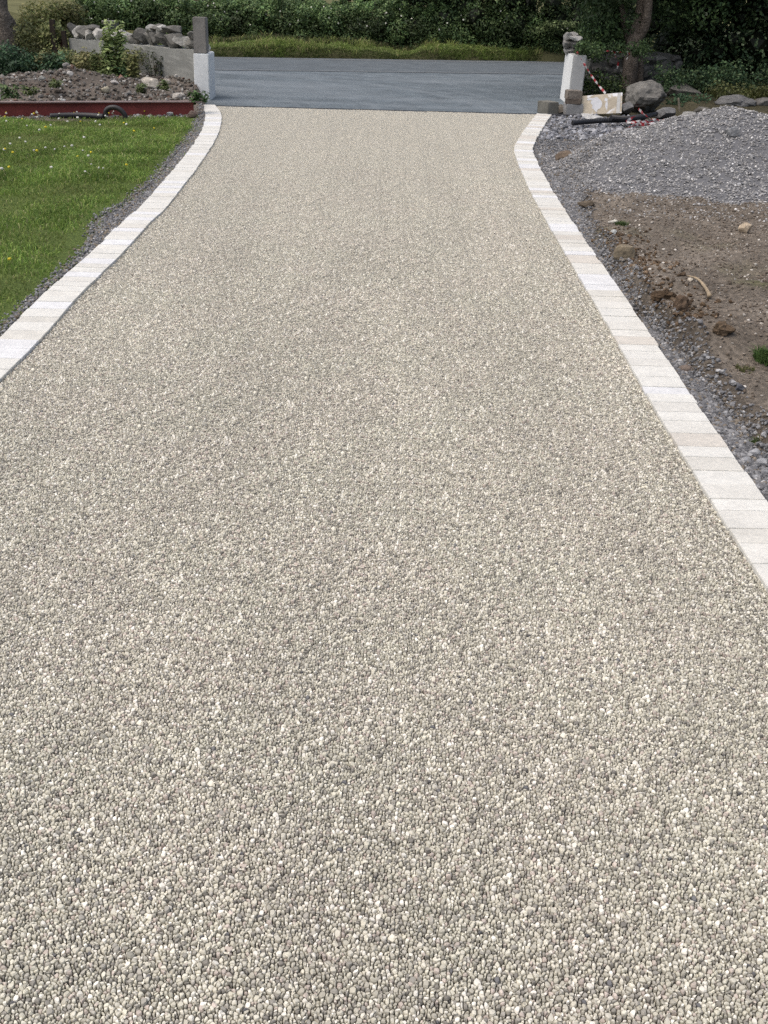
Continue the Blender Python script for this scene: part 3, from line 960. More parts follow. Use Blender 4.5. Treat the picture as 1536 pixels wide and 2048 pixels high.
cols = palette([(.275, .270, .265), (.35, .345, .338), (.205, .202, .20), (.46, .455, .448), (.68, .675, .665)], [5, 5, 4, 2.2, .5], len(X), RNG)
V, F, C = scatter(chips, np.stack([X, Y, Z + d * .2], 1), scl, rots(len(X), RNG, .6), cols, RNG)
n = 5200
X2 = RNG.uniform(hx[0], hx[-1], n); Y2 = RNG.uniform(hy[0], hy[-1], n)
k = (X2 > xro(np.minimum(Y2, YE)) + .03) & (X2 < .44 * Y2 + .8)
X2, Y2 = X2[k], Y2[k]
Z2 = np.array([z_heap(a, b) for a, b in zip(X2, Y2)]); G2 = np.array([z_right(a, b) for a, b in zip(X2, Y2)])
k = (Z2 > G2 - .06) & (RNG.random(len(X2)) < np.clip(1.1 - 2.2 * (Z2 - G2), .12, 1))
X2, Y2, Z2 = X2[k], Y2[k], np.maximum(Z2, G2)[k]
d2_ = np.clip(RNG.lognormal(0, .3, len(X2)), .6, 2) * .030
V2, F2, C2 = scatter(chips, np.stack([X2, Y2, Z2 + d2_ * .2], 1), np.stack([d2_ * .62, d2_ * .5, d2_ * .36], 1), rots(len(X2), RNG, .6), palette(GREY, [3, 5, 2, 4, 1], len(X2), RNG) * 1.2, RNG)
F = np.concatenate([F, F2 + len(V)]).astype(np.int32); V = np.concatenate([V, V2]); C = np.concatenate([C, C2])
tag(mesh('gravel', V, F, M['grey_chip'], C, heap), kind='stuff')
def z_rh(X, Y): return max(z_right(X, Y), z_heap(X, Y) if hx[0] < X < hx[-1] and hy[0] < Y < hy[-1] else -1)
n = 110000
Y = RNG.uniform(1.5, 17.4, n); s = RNG.random(n) ** 1.2 * (wstrip(Y) * 1.25 + .1)
e = np.array([.05 * fbm(a, b, 3.0, 21, 2) for a, b in zip(xro(Y) + s, Y)])
k = (s < wstrip(Y) + e + RNG.normal(0, .05, n)) & (s > .004)
X, Y = (xro(Y) + s)[k], Y[k]
Z = np.array([z_rh(a, b) for a, b in zip(X, Y)])
strip_stones('gravel', 'dark grey crushed stone in the trench outside the right kerb', X, Y, Z, .010, .024,
             palette(GREY + [(.17, .145, .115)], [5, 5, 3, 3, .5, 2.5], len(X), RNG), 31)
stone('stone', 1448, 357, 30, 18, (.20, .205, .21), 'lone larger grey stone on the front slope of the gravel heap', zfun=z_rh, seed=40, sink=.35)
stone('stone', 1395, 307, 10, 7, (.36, .35, .34), 'small pale stone on the upper slope of the gravel heap', zfun=z_rh, seed=41)
# coarse loose stones between the heap and the post
n = 900
P = np.array([G(x, y)[:2] for x, y in zip(RNG.uniform(1075, 1275, n), RNG.uniform(232, 278, n))])
P = P[P[:, 0] > xro(np.minimum(P[:, 1], YE)) + .03]
Z = np.array([z_rh(a, b) for a, b in P])
strip_stones('gravel', 'coarse grey blue rubble between the right kerb end and the pipes', P[:, 0], P[:, 1], Z, .035, .075,
             palette([(.2, .205, .225), (.15, .155, .17), (.29, .295, .31), (.36, .37, .40)], [4, 3, 3, 1.6], len(P), RNG), 45, .2)

# ------------------------------------------------------------------ tarmac apron, road, verge
RA, RB = G(420, 137)[:2], G(1125, 146)[:2]            # near edge of the road
RC, RD = G(420, 111.5)[:2], G(1125, 121.5)[:2]          # far edge
def on(A, B, X): return np.array([X, A[1] + (B[1] - A[1]) * (X - A[0]) / (B[0] - A[0])])
sheet('road_apron', (EL + (-1.2, .03), ER + (1.4, .03), on(RA, RB, 9) + (0, .12), on(RA, RB, -10) + (0, .12)), -0.026, M['apron'], (.108, .131, .148))
sheet('road', (on(RA, RB, -70), on(RA, RB, 70), on(RC, RD, 70) + (0, .5), on(RC, RD, -70) + (0, .5)), -0.022, M['asphalt'], (.098, .115, .128))
def line(off, w, X0, X1, col, A=RC, B=RD):
    a, b = on(A, B, X0) + (0, off), on(A, B, X1) + (0, off)
    return (a, b, b + (0, w), a + (0, w)), col
for X0, X1 in ((-30, 1.0), (1.1, 30)):
    p, c = line(-.50, .10, X0, X1, None)
    sheet('road_marking', p, -0.0185, M['asphalt'], (.19, .195, .205))
p, c = line(-.10, .26, -30, 30, None, RA, RB)
sheet('road_marking', p, -0.0185, M['asphalt'], (.125, .14, .152))

def z_verge(X, t, Y):
    f = .27 * (1 + .35 * fbm(X, 0, .5, 90) + .18 * fbm(X, Y, 1.8, 91))
    dip = 1 - .65 * math.exp(-((X - VDIP) / .5) ** 2)
    return -.03 + f * dip * min(1, t / .45) ** .6 + .10 * max(0, (t - .5)) * .5
VDIP = on(RC, RD, 0)[0] + at_y(810, 100, RC[1])[0]
xs = np.linspace(-16, 16, 260); tt = np.array([0, .06, .14, .24, .36, .5, .8, 1.2, 1.8, 2.6, 3.6, 5.0, 8.0])
V, C = [], []
for x in xs:
    for t in tt:
        p = on(RC, RD, x)
        wob = .10 * fbm(x, 0, 1.1, 95)
        V.append((x, p[1] + t + wob * (t < .5) - .02, z_verge(x, t, p[1] + t)))
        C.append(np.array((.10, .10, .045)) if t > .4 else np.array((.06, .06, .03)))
nt_ = len(tt)
F = [(i * nt_ + k, (i + 1) * nt_ + k, (i + 1) * nt_ + k + 1, i * nt_ + k + 1) for i in range(len(xs) - 1) for k in range(nt_ - 1)]
tag(mesh('verge', V, F, M['lawn'], C, smooth=True), kind='structure')
n = 60000
x = RNG.uniform(-9, 9, n); t = RNG.random(n) ** 1.3 * 1.25
y = np.array([on(RC, RD, a)[1] for a in x]) + t
pat = np.array([fbm(a, b, .9, 97, 3) for a, b in zip(x, y)])
z = np.array([z_verge(a, c, b) for a, b, c in zip(x, y, t)])
h = RNG.uniform(.04, .10, n) * (1 + .6 * np.clip(pat, -.5, 1))
cols = palette([(.23, .31, .09), (.28, .34, .115), (.17, .25, .07), (.36, .36, .18)], [4, 4, 3, 1.5], n, RNG)
cols = cols * np.where(t < .26, .42, 1.0)[:, None]  # shading of the bank's front face put into the blade colour
g = np.clip(pat, 0, .6)[:, None]
cols = cols * (1 - g) + np.array((.17, .26, .05)) * g
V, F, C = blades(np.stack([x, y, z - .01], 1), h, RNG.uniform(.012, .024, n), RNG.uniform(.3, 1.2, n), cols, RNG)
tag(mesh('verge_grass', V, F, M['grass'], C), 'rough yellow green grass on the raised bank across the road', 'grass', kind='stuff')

n = 14000
x = RNG.uniform(-9, 9, n); t = RNG.uniform(.05, 1.3, n)
pat = np.array([fbm(a * 1.3, c, 1.4, 197, 3) for a, c in zip(x, t)])
k = pat > .12
x, t, pat = x[k], t[k], pat[k]; n = len(x)
y = np.array([on(RC, RD, a)[1] for a in x]) + t
z = np.array([z_verge(a, c, b) for a, b, c in zip(x, y, t)])
V, F, C = blades(np.stack([x, y, z - .01], 1), RNG.uniform(.1, .26, n) * (.6 + pat), RNG.uniform(.012, .02, n), RNG.uniform(.3, 1.1, n), palette([(.27, .32, .10), (.20, .27, .075), (.38, .35, .17)], [4, 4, 2], n, RNG), RNG)
tag(mesh('verge_grass', V, F, M['grass'], C), 'taller ragged tufts of grass standing up from the bank across the road', 'grass', kind='stuff')

# ------------------------------------------------------------------ hedge across the road
HY = float(on(RC, RD, 0)[1]) + 1.35
def top_z(px, py, Y): return at_y(px, py, Y)[2]
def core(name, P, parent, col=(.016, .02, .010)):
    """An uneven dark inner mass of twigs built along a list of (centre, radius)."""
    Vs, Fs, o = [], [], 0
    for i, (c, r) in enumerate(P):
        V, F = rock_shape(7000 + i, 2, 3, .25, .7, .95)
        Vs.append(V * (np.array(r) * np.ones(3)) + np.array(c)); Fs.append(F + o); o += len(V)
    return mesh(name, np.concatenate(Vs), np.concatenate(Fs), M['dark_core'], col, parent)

HEDGE_C = [(.058, .098, .037), (.078, .122, .043), (.045, .08, .033), (.10, .145, .055)]
r = np.random.default_rng(61)
hx0, hx1 = at_y(160, 60, HY)[0], at_y(1290, 60, HY)[0]
ztop = top_z(500, 14, HY)
blobs = []
for x in np.arange(hx0, hx1 + .1, .42):
    zt = ztop * (1 + .10 * fbm(x, 0, .5, 71)) + .0
    for z in np.arange(.30, zt - .15, .3):
        blobs.append(((x + r.normal(0, .1), HY + .15 * fbm(x, z, .9, 72) + r.normal(0, .06), z + r.normal(0, .05)), (.34, .34, .27)))
    for yy in (.35, .8):
        blobs.append(((x + r.normal(0, .1), HY + yy, zt - .12 + r.normal(0, .09)), (.36, .36, .26)))
for x in np.arange(hx0, hx1, .16):
    blobs.append(((x + r.normal(0, .1), HY + r.uniform(0, .7), ztop * (1 + .10 * fbm(x, 0, .5, 71)) + r.uniform(.0, .2)), (.12, .12, .14)))
hedge = empty('hedge', ((hx0 + hx1) / 2, HY + .4, 0))
tag(hedge, 'long low trimmed green hedge behind the verge across the road', 'hedge')
V, F, C = blob_leaves(blobs, 2300, .068, HEDGE_C, r, .45, .3)
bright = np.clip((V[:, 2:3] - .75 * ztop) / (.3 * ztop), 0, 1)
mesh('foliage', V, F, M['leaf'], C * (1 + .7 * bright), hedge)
core('shaded_core', [((x, HY + .45, z), (.5, .42, .36)) for x in np.arange(hx0, hx1, .5) for z in (.3, ztop - .55)], hedge)  # filler mass whose near-black colour stands for shade inside the hedge
# pale blossom in the hedge
n = 70
px = r.uniform(hx0, hx1, n)
pos = np.stack([px, HY - .28 + r.normal(0, .06, n), r.uniform(.6 * ztop, ztop + .1, n)], 1)
V, F, C = leaves(pos, r.normal(size=(n, 3)) + (0, -1, .5), np.full(n, .055), np.tile((.55, .55, .48), (n, 1)), r, .9)
tag(mesh('blossom', V, F, M['petal'], C, hedge), kind='stuff')

def bush(name, label, cat, blobs, per, size, cols, seed, trunk=None, tcol=(.07, .055, .045), dark=True, group=None, up=.35, shade=.28, base=None, tops=.5, fill=.55):
    r = np.random.default_rng(seed)
    cs = np.array([b[0] for b in blobs])
    base = base if base is not None else (cs[:, 0].mean(), cs[:, 1].mean(), 0)
    o = empty(name, base)
    tag(o, label, cat, group)
    V, F, C = blob_leaves(blobs, per, size, cols, r, up, shade, fill)
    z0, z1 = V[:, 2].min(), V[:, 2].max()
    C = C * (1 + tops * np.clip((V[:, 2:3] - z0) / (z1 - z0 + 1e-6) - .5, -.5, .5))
    if dark:  # near-black filler blobs among the leaves paint the deep shade inside
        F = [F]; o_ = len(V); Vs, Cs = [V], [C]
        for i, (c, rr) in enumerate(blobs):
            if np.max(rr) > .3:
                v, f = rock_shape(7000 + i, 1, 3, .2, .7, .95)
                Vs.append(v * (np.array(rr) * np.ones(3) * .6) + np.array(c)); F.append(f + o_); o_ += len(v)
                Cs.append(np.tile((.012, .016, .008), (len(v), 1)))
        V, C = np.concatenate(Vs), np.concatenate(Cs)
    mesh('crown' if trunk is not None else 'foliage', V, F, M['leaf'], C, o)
    if trunk is not None:
        for i, (path, rad) in enumerate(trunk):
            V, F = tube(smooth_path(path, 28), np.interp(np.linspace(0, 1, 28), np.linspace(0, 1, len(rad)), rad), 14, .22, seed + i)
            mesh('trunk' if i == 0 else 'limb', V, F, M['bark'], tcol, o, smooth=True)
    return o

# taller untrimmed hedge trees to the right of the trimmed hedge
r = np.random.default_rng(62)
for i, (px, h_, lab) in enumerate(((870, 1.9, 'dark rounded hawthorn bush where the low hedge ends'), (955, 2.6, 'tall dark bush across the road, middle of the three beside the hedge'),
                                   (1060, 2.9, 'tall dark bush across the road just left of the broken stone pillar'), (1180, 3.0, 'dense dark bush across the road behind the broken stone pillar'))):
    c = at_y(px, 60, HY + .4)
    bl = []
    for _ in range(34):
        z = r.uniform(.45, h_)
        bl.append(((c[0] + r.uniform(-1.15, 1.15), c[1] + r.uniform(-.4, .9) + (.2 if z < .8 else -.1 * z), z), r.uniform(.3, .5)))
    stem = [([(c[0], c[1] + .3, .1), (c[0] + .1, c[1] + .3, 1.0), (c[0] - .1, c[1] + .35, 2.0)], (.09, .06, .03))]
    bush('bush', lab, 'bush', bl, 720, .075, [(.046, .078, .032), (.058, .094, .036), (.034, .058, .026), (.095, .13, .05)], 630 + i, stem, base=(c[0], c[1] + .3, 0))
# lighter bough reaching out low
c = at_y(1100, 52, HY - .5)
bl = [((c[0] + dx, c[1], c[2] + .10 * dx + r.normal(0, .04)), (.2, .15, .09)) for dx in np.linspace(-.35, .6, 8)]
V, F, C = blob_leaves(bl, 700, .075, [(.15, .19, .085), (.10, .14, .055)], r)
b_ = [o for o in bpy.data.objects if o.get('label', '').startswith('tall dark bush across the road just')][0]
mesh('foliage', V, F, M['leaf'], C, b_)

# rank undergrowth at the hedge foot
n = 5000
x = r.uniform(hx0, 9, n); t = r.uniform(.75, 1.25, n)
y = np.array([on(RC, RD, a)[1] for a in x]) + t
z = np.array([z_verge(a, c, b) for a, b, c in zip(x, y, t)])
V, F, C = blades(np.stack([x, y, z], 1), r.uniform(.06, .2, n), r.uniform(.015, .03, n), r.uniform(.2, .8, n), palette([(.06, .085, .03), (.10, .11, .045), (.12, .10, .06)], [4, 3, 2], n, r), r)
tag(mesh('undergrowth', V, F, M['grass'], C), 'tangled dark stems and grass along the foot of the hedge', 'undergrowth', kind='stuff')

# field and the far line of trees
sheet('field', ((-160, HY + 1.5), (160, HY + 1.5), (240, 400), (-240, 400)), 0.01, M['field'], (.135, .135, .07))
r = np.random.default_rng(64)
FY = G(400, 4)[1]
treeC = [(.035, .055, .025), (.045, .07, .03), (.028, .045, .02)]
farlabs = ['far dark tree beyond the field, leftmost of the distant row', 'far rounded tree in the distant row, second from the left', 'far broad tree in the distant row, third from the left',
           'far tree in the distant row, fourth from the left', 'far tree in the distant row, fifth from the left', 'far tree in the distant row, sixth from the left', 'far tree at the right end of the distant row']
for i, px in enumerate((60, 190, 320, 450, 570, 690, 810)):
    c = at_y(px, 0, FY + r.uniform(-2, 3))
    bl = [((c[0] + r.normal(0, 1.7), c[1] + r.normal(0, 1), r.uniform(.6, 7)), r.uniform(1.0, 1.9)) for _ in range(24)]
    tr = [([(c[0], c[1], 0), (c[0], c[1], 3), (c[0] + .2, c[1], 6)], (.3, .2, .1))]
    bush('tree', farlabs[i], 'tree', bl, 60, .28, treeC, 640 + i, tr, base=(c[0], c[1], 0), group='row of trees beyond the field')

# ------------------------------------------------------------------ left: beam, pipe, wall, post
beam_dir = BEAM_B - BEAM_A
L0, L1 = BEAM_A - beam_dir * .35, BEAM_B
ang = math.atan2(beam_dir[1], beam_dir[0]); bl_ = np.linalg.norm(L1 - L0)
prof = [(-.06, 0), (.06, 0), (.06, .014), (.006, .018), (.006, .182), (.06, .186), (.06, .20), (-.06, .20), (-.06, .186), (-.006, .182), (-.006, .018), (-.06, .014)]
V = [];
for xx in (0, bl_):
    for (a, b) in prof: V.append((xx, a, b + .008))
m = len(prof)
F = [(i, (i + 1) % m, m + (i + 1) % m, m + i) for i in range(m)] + [tuple(range(m))[::-1], tuple(range(m, 2 * m))]
V = rz(V, ang) + np.array([L0[0], L0[1], -.03])
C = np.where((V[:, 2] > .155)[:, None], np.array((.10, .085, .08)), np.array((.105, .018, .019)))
beam = empty('steel_beam', (L0[0], L0[1], 0))
tag(beam, 'long dark red painted steel beam lying at the back of the lawn', 'beam')
V = []
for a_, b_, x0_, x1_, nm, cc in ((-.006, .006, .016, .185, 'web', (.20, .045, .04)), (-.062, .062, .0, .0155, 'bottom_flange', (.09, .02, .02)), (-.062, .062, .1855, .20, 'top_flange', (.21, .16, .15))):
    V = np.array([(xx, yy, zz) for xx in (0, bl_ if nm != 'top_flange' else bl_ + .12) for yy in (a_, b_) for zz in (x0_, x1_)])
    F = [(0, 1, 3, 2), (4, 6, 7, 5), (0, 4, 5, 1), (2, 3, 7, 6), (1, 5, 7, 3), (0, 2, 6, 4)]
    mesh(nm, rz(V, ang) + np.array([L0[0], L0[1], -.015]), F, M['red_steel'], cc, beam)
# pipe with a looped end
pts = [G(100, 233, .02), G(145, 231, .03), G(185, 232, .03), G(207, 234, .03)]
yb = pts[-1][1]
arch = [at_y(212, 231, yb), at_y(212, 222, yb), at_y(219, 216, yb), at_y(230, 215, yb), at_y(241, 220, yb), at_y(249, 229, yb), at_y(251, 236, yb)]
V, F = tube(smooth_path(pts, 40), .04 + .004 * (np.arange(40) % 2), 10)
dp = empty('drain_pipe', (pts[0][0], pts[0][1], 0))
tag(dp, 'black plastic pipe with a looped end lying in front of the red beam', 'pipe')
mesh('pipe_run', V, F, M['plastic'], (.014, .014, .017), dp, smooth=True)
V, F = tube(smooth_path(arch, 40), .032 + .003 * (np.arange(40) % 2), 10)
mesh('pipe_loop', V, F, M['plastic'], (.022, .02, .021), dp, smooth=True)

def box_from(p, size, yaw=0.0, **kw):
    V, F = block(size, **kw)
    return rz(V, yaw) + np.array(p), F

# left gate post
pf = G(402, 197); k = ppm(pf)
post = empty('gate_post', pf)
tag(post, 'left gate post with grey block standing on a white painted base', 'gate post')
zt = at_y(400, 107, pf[1])[2]; ztt = at_y(399, 35, pf[1])[2]
wL = 30 / k
Lc = at_y(402, 150, pf[1])[0]
V, F = box_from((Lc, pf[1] + .30, -.05), (wL, .60, zt + .05), 0, bev=.012, jit=.004, seed=3)
V[:, 0] += (V[:, 2]) * .018
mesh('white_base', V, F, M['white_paint'], (.76, .78, .775), post)
V, F = box_from((Lc + .005, pf[1] + .125, zt + .002), (25 / k, .24, ztt - zt), 0, bev=.008, jit=.004, seed=4)
mesh('upper_block', V, F, M['concrete'], (.215, .205, .19), post)
for i, (x, y, w) in enumerate(((415, 80, 11), (416, 90, 11), (417, 97, 12))):
    Yq = pf[1] + .45
    c = at_y(x - 2, y, Yq); kk_ = ppm(c)
    V, F = rock_shape(8100 + i, 2, 7, .1)
    mesh('capping_stone', V * np.array([w / kk_ * .62, .11, .06]) + c, F, M['rock'], (.48, .48, .46), post)

# rendered wall
WZ = .0
w1 = at_y(387, 101, pf[1] + .35); w0_dist = 1.0
wz = w1[2]
w0 = G(137, 76, wz)
wall = empty('wall', (w1[0], w1[1], 0))
tag(wall, 'grey rendered wall topped with rough stones behind the rubble, left of the gateway', 'wall')
d2 = (w0 - w1)[:2]; wl_ = np.linalg.norm(d2); wa = math.atan2(d2[1], d2[0])
V, F = block((wl_, .3, wz + .15), 0, .02, 5, cuts=14)
V[:, 0] += wl_ / 2; V[:, 1] -= .15
Vw = rz(V, wa) + np.array([w1[0], w1[1], -.15])
cc = np.array((.30, .305, .285)) * (.75 + .25 * np.clip(Vw[:, 2:3] / wz, 0, 1))
mesh('render_face', Vw, F, M['render'], cc, wall)
r = np.random.default_rng(77)
q = .02; i = 0
while q < wl_ - .05:
    w = r.uniform(.17, .34)
    h_ = r.uniform(.22, .33) * (1 if q > .4 else .85)
    for lay in range(2 if r.random() < .35 else 1):
        c = np.array([q + w / 2, -.15 + r.normal(0, .02), wz + h_ * .38 + lay * h_ * .55])
        V, F = rock_shape(8200 + i, 3, 13, .10, .38, .72)
        V = rz(V * np.array([w * .62, .20, h_ * (.58 if lay == 0 else .35)]), r.normal(0, .15))
        V = rz(V + c, wa) + np.array([w1[0], w1[1], 0])
        t = r.random()
        mesh('coping_stone', V, F, M['rock'], np.array((.17, .165, .15)) * (.7 + .6 * t) if t < .8 else (.42, .41, .38), wall)
        i += 1
    q += w * .88

# stones and boulders in the rubble
RL = [  # x, y, w, h, colour, label
    (330, 140, 46, 36, (.15, .13, .11), 'large slanted grey brown boulder against the rendered wall'),
    (300, 158, 34, 20, (.40, .37, .32), 'large pale broken stone on the rubble below the wall'),
    (333, 155, 18, 12, (.42, .38, .34), 'pale stone on the rubble right of the large broken stone'),
    (208, 158, 20, 13, (.36, .33, .25), 'yellowish stone on top of the soil mound behind the beam'),
    (246, 188, 13, 10, (.27, .15, .12), 'reddish brick coloured stone on the earth behind the beam'),
    (358, 197, 28, 13, (.33, .31, .28), 'pale flat stone near the foot of the left gate post'),
    (145, 196, 14, 9, (.38, .37, .35), 'pale stone just behind the middle of the red beam'),
    (140, 186, 16, 12, (.24, .23, .22), 'grey stone above the pale one behind the red beam'),
    (85, 181, 13, 8, (.36, .35, .34), 'light stone behind the left part of the red beam'),
    (232, 197, 16, 8, (.40, .38, .36), 'pale flat stone behind the beam near the pipe loop'),
    (302, 168, 20, 8, (.38, .37, .35), 'flat light stone below the large broken stone'),
    (353, 163, 11, 8, (.44, .43, .41), 'small white stone between the boulder and the gate post'),
    (83, 153, 16, 10, (.25, .25, .23), 'grey stone among the weeds near the leaning trunk'),
    (122, 160, 12, 5, (.38, .39, .38), 'thin white stone at the left foot of the soil mound'),
    (312, 182, 12, 6, (.33, .31, .29), 'small flat stone on bare earth left of the gate post'),
    (385, 230, 20, 15, (.135, .10, .085), 'brown stone at the right end of the red beam'),
    (340, 229, 15, 8, (.27, .28, .29), 'light grey stone in front of the right end of the beam'),
    (298, 233, 12, 6, (.22, .23, .25), 'small blue grey stone in front of the red beam'),
]
for i, (x, y, w, h_, c, lab) in enumerate(RL):
    stone('stone', x, y, w, h_, c, lab, 'stone', None, z_left, 100 + i, sub=2 if w < 20 else 3, sink=.3)
n = 2600
P = np.array([G(x, y, .08)[:2] for x, y in zip(RNG.uniform(-20, 395, n), RNG.uniform(158, 205, n))])
k = P[:, 1] > ybeam(P[:, 0]) + .08
P = P[k]
Z = np.array([z_left(a, b) for a, b in P])
strip_stones('rubble', 'small stones and broken rubble scattered over the earth behind the red beam', P[:, 0], P[:, 1], Z, .02, .075,
             palette([(.13, .118, .10), (.20, .19, .175), (.085, .072, .06), (.40, .385, .36), (.13, .085, .065)], [5, 4, 4, 1.8, 1], len(P), RNG), 47, .15)
n = 500
X = RNG.uniform(-8, -2.9, n); Y = ybeam(X) - RNG.uniform(.08, .35, n)
strip_stones('gravel', 'loose grey stones along the front of the red beam', X, Y, np.zeros(n), .015, .045, palette(GREY + [(.2, .16, .12)], [4, 4, 3, 2, .5, 3], n, RNG), 48, .15)

# ------------------------------------------------------------------ weeds and plants on the left
OLIVE = [(.165, .185, .06), (.21, .21, .075), (.12, .15, .05), (.25, .23, .10)]
DARKG = [(.04, .08, .042), (.055, .105, .05), (.03, .06, .034)]
NETTLE = [(.06, .115, .05), (.08, .145, .06), (.045, .09, .042)]

def weed(label, px, py, top, wpx, cols, stems, seed, leaf=.05, name='weed', group=None, zf=z_left):
    r = np.random.default_rng(seed)
    p = G(px, py); z = zf(p[0], p[1])
    p = G(px, py, z)
    h_ = at_y(px, top, p[1])[2] - z
    w = wpx / ppm(p)
    o = empty(name, (p[0], p[1], z))
    tag(o, label, 'weed', group)
    Vs, Fs, Cs, off = [], [], [], 0
    LP, LN = [], []
    for s in range(stems):
        b = p + np.array([r.normal(0, w * .13), r.normal(0, w * .13), 0])
        hh = h_ * r.uniform(.6, 1.0)
        tip = b + np.array([r.normal(0, w * .25), r.normal(0, w * .2), hh])
        mid = (b + tip) / 2 + r.normal(0, .03, 3)
        path = smooth_path([b, mid, tip], 9)
        V, F = tube(path, np.linspace(.008, .003, 9), 5)
        Vs.append(V); Fs += [tuple(i + off for i in f) for f in F]; off += len(V)
        for q in np.linspace(.15, 1, max(5, int(hh / .045))):
            c = path[min(8, int(q * 8))]
            for _ in range(5):
                a = r.uniform(0, 2 * PI); d = np.array([math.cos(a), math.sin(a), r.uniform(-.2, .5)])
                LP.append(c + d * leaf * r.uniform(.4, 1.1 + (1 - q)) ); LN.append(np.array([d[0] * .5, d[1] * .5, 1.0]) + r.normal(0, .3, 3))
    mesh('stem', np.concatenate(Vs), Fs, M['leaf'], np.array(cols[0]) * .9, o)
    LP = np.array(LP); n = len(LP)
    V, F, C = leaves(LP, np.array(LN), leaf * r.uniform(.8, 1.8, n), palette(cols, [1] * len(cols), n, r, .2), r, .5)
    mesh('foliage', V, F, M['leaf'], C, o)
    return o
weed('tall pale green weed standing in front of the rendered wall', 222, 158, 32, 30, [(.26, .33, .13), (.30, .36, .15), (.20, .27, .10)], 8, 1, .075)
weed('second tall pale green weed close to the wall, slightly shorter', 248, 158, 40, 26, [(.23, .30, .12), (.26, .32, .13)], 6, 2, .07)
weed('bushy dark green nettle on the rubble below the wall', 252, 168, 132, 42, NETTLE, 9, 3, .055)
weed('leafy weed growing against the foot of the left gate post', 392, 205, 181, 26, [(.06, .115, .035), (.08, .14, .045)], 6, 4, .05)
weed('small leafy weed at the roadside corner of the left gate post', 411, 203, 180, 14, [(.05, .10, .035), (.07, .125, .04)], 3, 5, .045)
weed('dark slender weed in front of the right part of the wall', 312, 152, 96, 40, [(.055, .07, .04), (.075, .085, .045)], 7, 6, .04)
weed('low green weed at the left end of the beam', 18, 196, 172, 42, [(.075, .115, .04), (.06, .095, .035)], 9, 7, .05)

weed('straw coloured weed in front of the left part of the wall', 175, 158, 92, 44, [(.20, .20, .085), (.24, .22, .10)], 9, 8, .055)
weed('green weed at the top of the soil mound, left of the tall pale weeds', 196, 157, 100, 34, [(.13, .165, .06), (.16, .19, .07)], 8, 9, .055)
weed('olive weed in front of the wall, just right of the tall pale weeds', 275, 157, 100, 36, [(.15, .165, .06), (.18, .18, .075)], 8, 10, .055)
# banks of olive weeds around the wall end and the trunk
r = np.random.default_rng(81)
bl = []
def clump(x0, x1, y0, y1, Y, n, rad, sq=.8):
    out = []
    for _ in range(n):
        c = at_y(r.uniform(x0, x1), r.uniform(y0, y1), Y + r.uniform(-.5, .5))
        out.append((c, np.array([rad, rad, rad * sq]) * r.uniform(.7, 1.3)))
    return out
Yw = w0[1]
def patch(label, bl, cols, seed, size=.055, per=1500, up=.4, name='bush', cat='bush'):
    return bush(name, label, cat, bl, per, size, cols, seed, dark=False, up=up, shade=.32, fill=.15)
patch('tall olive green bush behind the left end of the wall', clump(50, 155, 22, 70, Yw + 1.6, 34, .30), OLIVE, 811)
patch('straggling olive bush left of the wall end beside the trunk', clump(40, 130, 60, 105, Yw + .5, 26, .24), [(.12, .14, .05), (.16, .165, .065), (.09, .11, .045)], 812)
patch('low olive weeds filling the ground in front of the wall', clump(60, 285, 110, 142, Yw - 1.0, 76, .15) + clump(280, 345, 116, 136, Yw - .9, 14, .11), [(.13, .14, .055), (.17, .165, .07), (.095, .115, .048)], 813, .05, 1900)
patch('dark green nettle patch between the trunk and the soil mound', clump(40, 150, 116, 156, Yw - 1.2, 36, .17), DARKG + [(.05, .075, .035)], 814, .055, 1600)
patch('dark ivy and nettles round the base of the leaning trunk', clump(-30, 40, 105, 172, Yw - 1.5, 34, .2), DARKG, 815, .06, 1600)
for i, (x, y, top_, w_, lab) in enumerate(((60, 190, 172, 26, 'small green weed among the stones behind the left half of the beam'), (112, 176, 160, 22, 'small green weed on the slope left of the soil mound'),
        (170, 172, 154, 22, 'small dull green weed at the front of the soil mound'), (282, 184, 168, 24, 'small weed on bare earth behind the beam, right of the pipe loop'), (330, 178, 160, 24, 'small weed in the rubble under the grey brown boulder'), (205, 160, 140, 26, 'leafy green weed near the top right of the soil mound'))):
    weed(lab, x, y, top_, w_, [(.09, .125, .045), (.12, .15, .055)], 6, 30 + i, .045)
# rusty dark posts at the wall end
for i, (x, y0, y1, w, lab) in enumerate(((112, 40, 98, 9, 'tall dark weathered timber stump at the left end of the wall'), (133, 62, 108, 8, 'dark weathered timber post right beside the wall end'), (122, 78, 100, 17, 'rusty brown sheet leaning between the two timber posts'))):
    Yq = Yw - .1 + .05 * i
    a, b = at_y(x, y1 + 14, Yq), at_y(x + 2, y0, Yq); kk_ = ppm(a)
    V, F = block((w / kk_, .09 if i < 2 else .03, b[2] - a[2]), 0, .018, 20 + i, cuts=5)
    tag(mesh('timber_post' if i < 2 else 'rusty_sheet', V + a, F, M['wood'], (.035, .026, .02) if i < 2 else (.075, .035, .025), loc=a), lab, 'post' if i < 2 else 'metal sheet')

